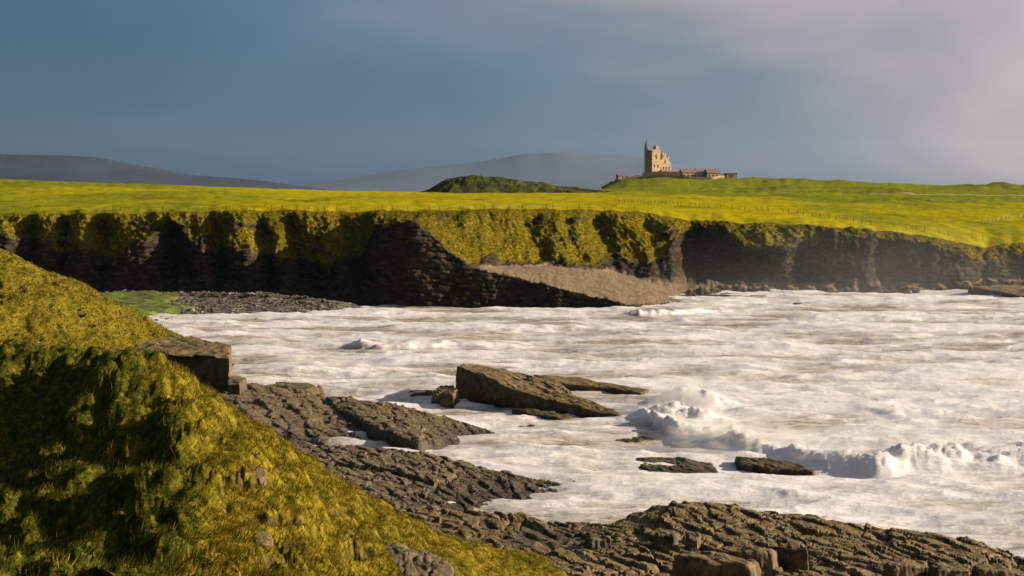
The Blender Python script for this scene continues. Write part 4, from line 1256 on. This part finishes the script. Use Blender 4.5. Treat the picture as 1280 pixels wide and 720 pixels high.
st = empty('stable_building', (at(873, 222, 1246)[0], 1246, TZ), math.radians(18), label='long low slate-roofed stable row right of the castle', cat='building')
box('wall', st, -15, 9, -3.5, 3.5, 0, 4.2, M_STONE)
rf = gable('roof', st, -15.4, 9.4, -3.9, 3.9, 4.2, 7.0, M_SLATE, 'x')
box('chimney', rf, -9.6, -8.6, -0.5, 0.5, 6.2, 8.0, M_STONE)
box('chimney', rf, -2.6, -1.6, -0.5, 0.5, 6.2, 8.0, M_STONE)
box('wall', st, 4, 15, -8.0, -1.5, 0, 4.0, M_STONE)
gable('roof', st, 3.6, 15.4, -8.4, -1.1, 4.0, 7.4, M_SLATE, 'x')
for i in range(6):
    window(st, -13 + i * 2.9, 1.1, 1.1, 1.5, y=-3.5)
for i in range(3):
    window(st, 6 + i * 3.2, 1.1, 1.1, 1.5, y=-8.0)
box('door', st, -5.6, -4.4, -3.7, -3.49, 0, 2.2, M_WOOD)

sh = empty('outbuilding', (at(911, 222, 1262)[0], 1262, TZ - 0.4), math.radians(10), label='small low flat-roofed outbuilding at the right end of the castle terrace', cat='building')
box('wall', sh, -3, 6, -3, 3, 0, 4.0, M_STONE)
box('roof', sh, -3.3, 6.3, -3.3, 3.3, 4.0, 4.5, M_SLATE)
box('wall', sh, -9, -3.01, -2.5, 2.5, 0, 3.0, M_STONE)
box('roof', sh, -9.3, -3.31, -2.8, 2.8, 3.0, 3.4, M_SLATE)
window(sh, 1.4, 1.4, 1.2, 1.4, y=-3.0)
window(sh, -6, 1.0, 1.0, 1.2, y=-2.5)

gh = empty('gate_lodge', (at(776, 224, 1228)[0], 1228, TZ - 0.9), math.radians(20), label='tiny ruined stone lodge at the left end of the castle terrace', cat='building')
box('wall', gh, -3, 3, -2, 2, 0, 2.6, M_WALLSTONE)
gable('roof', gh, -3.2, 3.2, -2.2, 2.2, 2.6, 4.0, M_SLATE, 'x')
window(gh, 1.0, 0.9, 0.9, 1.0, y=-2.0)
box('chimney', gh, 2.2, 2.9, -0.4, 0.4, 3.0, 4.6, M_WALLSTONE)


def stone_wall(name, path, h, t, mat, label, seed):
    """Rough wall following the ground; top uneven."""
    p = np.array(path, float)
    L = np.concatenate([[0], np.cumsum(np.hypot(*np.diff(p, axis=0).T))])
    s = np.arange(0, L[-1], 0.9)
    x, y = np.interp(s, L, p[:, 0]), np.interp(s, L, p[:, 1])
    zb = pasture_z(x, y)
    top = zb + h * (1 + 0.16 * noise2(s / 2.3, s * 0, seed) + 0.12 * noise2(s / 0.9, s * 0, seed + 1))
    tx, ty = np.gradient(x), np.gradient(y)
    l = np.hypot(tx, ty)
    nx, ny = -ty / l * t / 2, tx / l * t / 2
    rows_ = []
    for (sg, zz) in ((-1, zb - 0.6), (-1, zb + h * 0.5), (-0.8, top), (0.8, top), (1, zb + h * 0.5), (1, zb - 0.6)):
        rows_.append(np.stack([x + nx * sg + 0.06 * noise2(s, zz, seed + 2), y + ny * sg, zz], -1))
    o = grid_mesh(name, np.array(rows_), mat, smooth=False)
    return link(o, label=label, cat='wall')


def pasture_z(x, y):
    x, y = np.atleast_1d(np.asarray(x, float)), np.atleast_1d(np.asarray(y, float))
    fr = x / y
    ci = np.clip(np.interp(fr, fan, np.arange(len(fan))), 0, len(fan) - 1.001)
    c0 = ci.astype(int)
    out = np.zeros(len(x))
    for k in range(len(x)):
        c = c0[k]
        w = ci[k] - c
        za = np.interp(y[k], FP[1:, c, 1], FP[1:, c, 2])
        zb = np.interp(y[k], FP[1:, c + 1, 1], FP[1:, c + 1, 2])
        out[k] = za * (1 - w) + zb * w
    return out


def wpath(pts):
    return [((a - CX) * Y / F, Y) for a, Y in pts]


stone_wall('terrace_wall', wpath([(752, 1228), (775, 1224), (800, 1226), (830, 1224), (860, 1222), (890, 1224), (905, 1232)]), 1.9, 1.0, M_WALLSTONE, 'brown stone wall along the front of the castle terrace', 701)
tp = np.array(wpath([(1085, 905), (1120, 890), (1180, 870), (1240, 850), (1300, 835), (1420, 820)]))
tsx = np.linspace(tp[0, 0], tp[-1, 0], 220)
tsy = np.interp(tsx, tp[:, 0], tp[:, 1]) + 2.5 * noise2(tsx / 14, tsx * 0, 9)
TR = []
for off in (-3.2, -1.6, 0, 1.6, 3.2):
    TR.append(np.stack([tsx, tsy + off, pasture_z(tsx, tsy + off) + 0.25 - 0.05 * abs(off)], -1))
link(grid_mesh('farm_track', np.array(TR), M_TRACK), label='pale farm track crossing the far right pasture', kind='structure')
stone_wall('garden_wall', wpath([(803, 1230), (825, 1228), (850, 1229)]), 3.8, 0.6, M_STONE, 'low pale parapet wall just in front of the castle', 705)


def shrub(x, y, z, r, label, seed):
    g = np.random.default_rng(seed)
    root = empty('shrub', (x, y, z), label=label, cat='shrub', group='shrubs by the castle')
    octo('trunk', root, 0, 0, 0.16 * r, 0.08 * r, -0.3, r * 0.9, M_BARK, 7)
    n = 700
    d = g.normal(0, 1, (n, 3))
    d /= np.linalg.norm(d, axis=1, keepdims=True)
    rr = g.random(n) ** 0.4 * r * (0.8 + 0.35 * np.sin(d[:, 0] * 4 + seed) * np.cos(d[:, 1] * 3))
    c = d * rr[:, None] * np.array([1.3, 1.0, 0.75]) + np.array([0, 0, r * 0.85])
    a, b_ = g.normal(0, 0.16 * r, (2, n, 3))
    V = np.stack([c, c + a, c + b_], 1)
    link(mesh_raw('crown', V, np.arange(3 * n).reshape(n, 3), M_LEAF, False), root)


for (px, Y, r, lab, sd) in ((764, 1229, 1.5, 'low dark shrub at the far left end of the castle wall', 1), (771, 1236, 1.7, 'dark windblown shrub behind the tiny lodge', 2), (783, 1232, 1.6, 'rounded shrub between the tiny lodge and the castle', 3),
                            (796, 1236, 1.4, 'small shrub left of the castle tower', 4), (852, 1238, 1.3, 'shrub between castle and stable row', 5)):
    x = (px - CX) * Y / F
    shrub(x, Y, float(pasture_z(x, Y)[0]), r, lab, sd)

# ------------------------------------------------------------------ fences
post_me = None


def fence(path, spacing, hgt, label, seed):
    global post_me
    g = np.random.default_rng(seed)
    p = np.array(path, float)
    L = np.concatenate([[0], np.cumsum(np.hypot(*np.diff(p, axis=0).T))])
    s = np.arange(0, L[-1], spacing)
    s = s + g.uniform(-0.25, 0.25, len(s)) * spacing
    s = s[g.random(len(s)) > 0.08]
    x, y = np.interp(s, L, p[:, 0]), np.interp(s, L, p[:, 1])
    z = pasture_z(x, y)
    root = empty('wire_fence', (x[0], y[0], z[0]), label=label, cat='fence', group='post and wire fences')
    if post_me is None:
        o = octo('post', root, 0, 0, 0.075, 0.065, -0.3, 1.35, M_WOOD, 6)
        post_me = o.data
        bpy.data.objects.remove(o)
    tops = []
    for k in range(len(x)):
        o = bpy.data.objects.new('post', post_me)
        link(o, root)
        o.location = (x[k] - x[0], y[k] - y[0], z[k] - z[0])
        o.rotation_euler = (g.normal(0, 0.07), g.normal(0, 0.09), g.uniform(0, 6))
        sc_ = hgt * g.uniform(0.85, 1.2)
        o.scale = (1, 1, sc_)
        tops.append(sc_)
    for hw in (0.55, 0.85, 1.15):
        V, f = [], []
        for k in range(len(x)):
            for dy, dz in ((0, 0.012), (0.012, -0.012), (-0.012, -0.012)):
                V.append((x[k] - x[0], y[k] - y[0] + dy, z[k] - z[0] + hw * hgt + dz))
        for k in range(len(x) - 1):
            for a in range(3):
                b_ = (a + 1) % 3
                f.append((3 * k + a, 3 * k + b_, 3 * k + 3 + b_, 3 * k + 3 + a))
        link(mesh_raw('wire', np.array(V), np.array(f), M_WIRE, False), root)


def edge_path(pxs, off):
    out = []
    for px in pxs:
        i = int(np.argmin(np.abs(CPX - px)))
        e = P[-1, i]
        Y = e[1] + off
        out.append(((px - CX) * Y / F, Y))
    return out


fence(edge_path([120, 200, 300, 400, 500, 600, 700, 760], 2.5), 3.4, 0.85, 'post and wire fence along the turf edge of the left cliff', 1)
fence(wpath([(770, 590), (830, 545), (901, 505), (960, 482), (1010, 466), (1100, 446), (1180, 434), (1235, 432)]), 3.2, 0.95, 'long post and wire fence slanting down across the right pasture', 2)
fence(wpath([(1222, 492), (1250, 505), (1280, 520), (1330, 545)]), 3.6, 1.0, 'short post and wire fence at the far right of the pasture', 3)

# ------------------------------------------------------------------ air
hm, hnt, hout = new_mat('sea_haze')
pv = hnt.nodes.new('ShaderNodeVolumePrincipled')
pv.inputs['Color'].default_value = (0.60, 0.78, 1.0, 1)
pv.inputs['Density'].default_value = 0.000019
pv.inputs['Anisotropy'].default_value = 0.65
hnt.links.new(pv.outputs[0], hout.inputs['Volume'])
hz_o = box('haze', None, -17000, 17000, -60, 16000, -4, 520, hm)
link(hz_o, label='thin salt haze over bay and land', kind='stuff')


def mist(name, c, r, dens, label, noise_scale=1.6, aniso=0.4, lo=0.42):
    """A soft cloud of spray: ellipsoid whose density fades to nothing at its skin."""
    m, nt, out = new_mat(name)
    L = nt.links
    tc = nt.nodes.new('ShaderNodeTexCoord')
    ln = nt.nodes.new('ShaderNodeVectorMath')
    ln.operation = 'LENGTH'
    L.new(tc.outputs['Object'], ln.inputs[0])
    nz = nt.nodes.new('ShaderNodeTexNoise')
    nz.inputs['Scale'].default_value = noise_scale
    nz.inputs['Detail'].default_value = 3
    L.new(tc.outputs['Object'], nz.inputs['Vector'])
    m1 = nt.nodes.new('ShaderNodeMapRange')
    m1.inputs['From Min'].default_value, m1.inputs['From Max'].default_value = 0.98, 0.2
    L.new(ln.outputs['Value'], m1.inputs['Value'])
    m2 = nt.nodes.new('ShaderNodeMapRange')
    m2.inputs['From Min'].default_value, m2.inputs['From Max'].default_value = lo, lo + 0.28
    L.new(nz.outputs['Fac'], m2.inputs['Value'])
    mu = nt.nodes.new('ShaderNodeMath')
    mu.operation = 'MULTIPLY'
    L.new(m1.outputs[0], mu.inputs[0])
    L.new(m2.outputs[0], mu.inputs[1])
    md = nt.nodes.new('ShaderNodeMath')
    md.operation = 'MULTIPLY'
    md.inputs[1].default_value = dens
    L.new(mu.outputs[0], md.inputs[0])
    pv_ = nt.nodes.new('ShaderNodeVolumePrincipled')
    pv_.inputs['Color'].default_value = (0.99, 0.96, 0.92, 1)
    pv_.inputs['Anisotropy'].default_value = aniso
    L.new(md.outputs[0], pv_.inputs['Density'])
    L.new(pv_.outputs[0], out.inputs['Volume'])
    n = 24
    th, ph_ = np.meshgrid(np.linspace(0, 2 * np.pi, 2 * n + 1), np.linspace(-np.pi / 2, np.pi / 2, n + 1))
    G = np.stack([np.cos(ph_) * np.cos(th), np.cos(ph_) * np.sin(th), np.sin(ph_)], -1)
    o = grid_mesh(name, G, m)
    o.location = c
    o.scale = r
    return link(o, label=label, kind='stuff')


mist('spray_mist', tuple(at(1070, 352, 386)), (62, 48, 17), 0.0034, 'drifting salt mist in front of the right cliff', 1.4, 0.4, 0.34)
mist('spray_mist', tuple(at(856, 505, 181)), (5.2, 4.5, 4.2), 1.3, 'cloud of spray over the bursting wave by the reef', 3.2, 0.2, 0.44)
mist('spray_mist', tuple(at(925, 548, 157)), (9.0, 5.0, 3.0), 0.9, 'veil of spray along the left half of the breaking wave', 4.0, 0.2, 0.46)
mist('spray_mist', tuple(at(1090, 580, 147)), (9.5, 4.5, 2.6), 0.8, 'veil of spray along the right half of the breaking wave', 4.0, 0.2, 0.48)
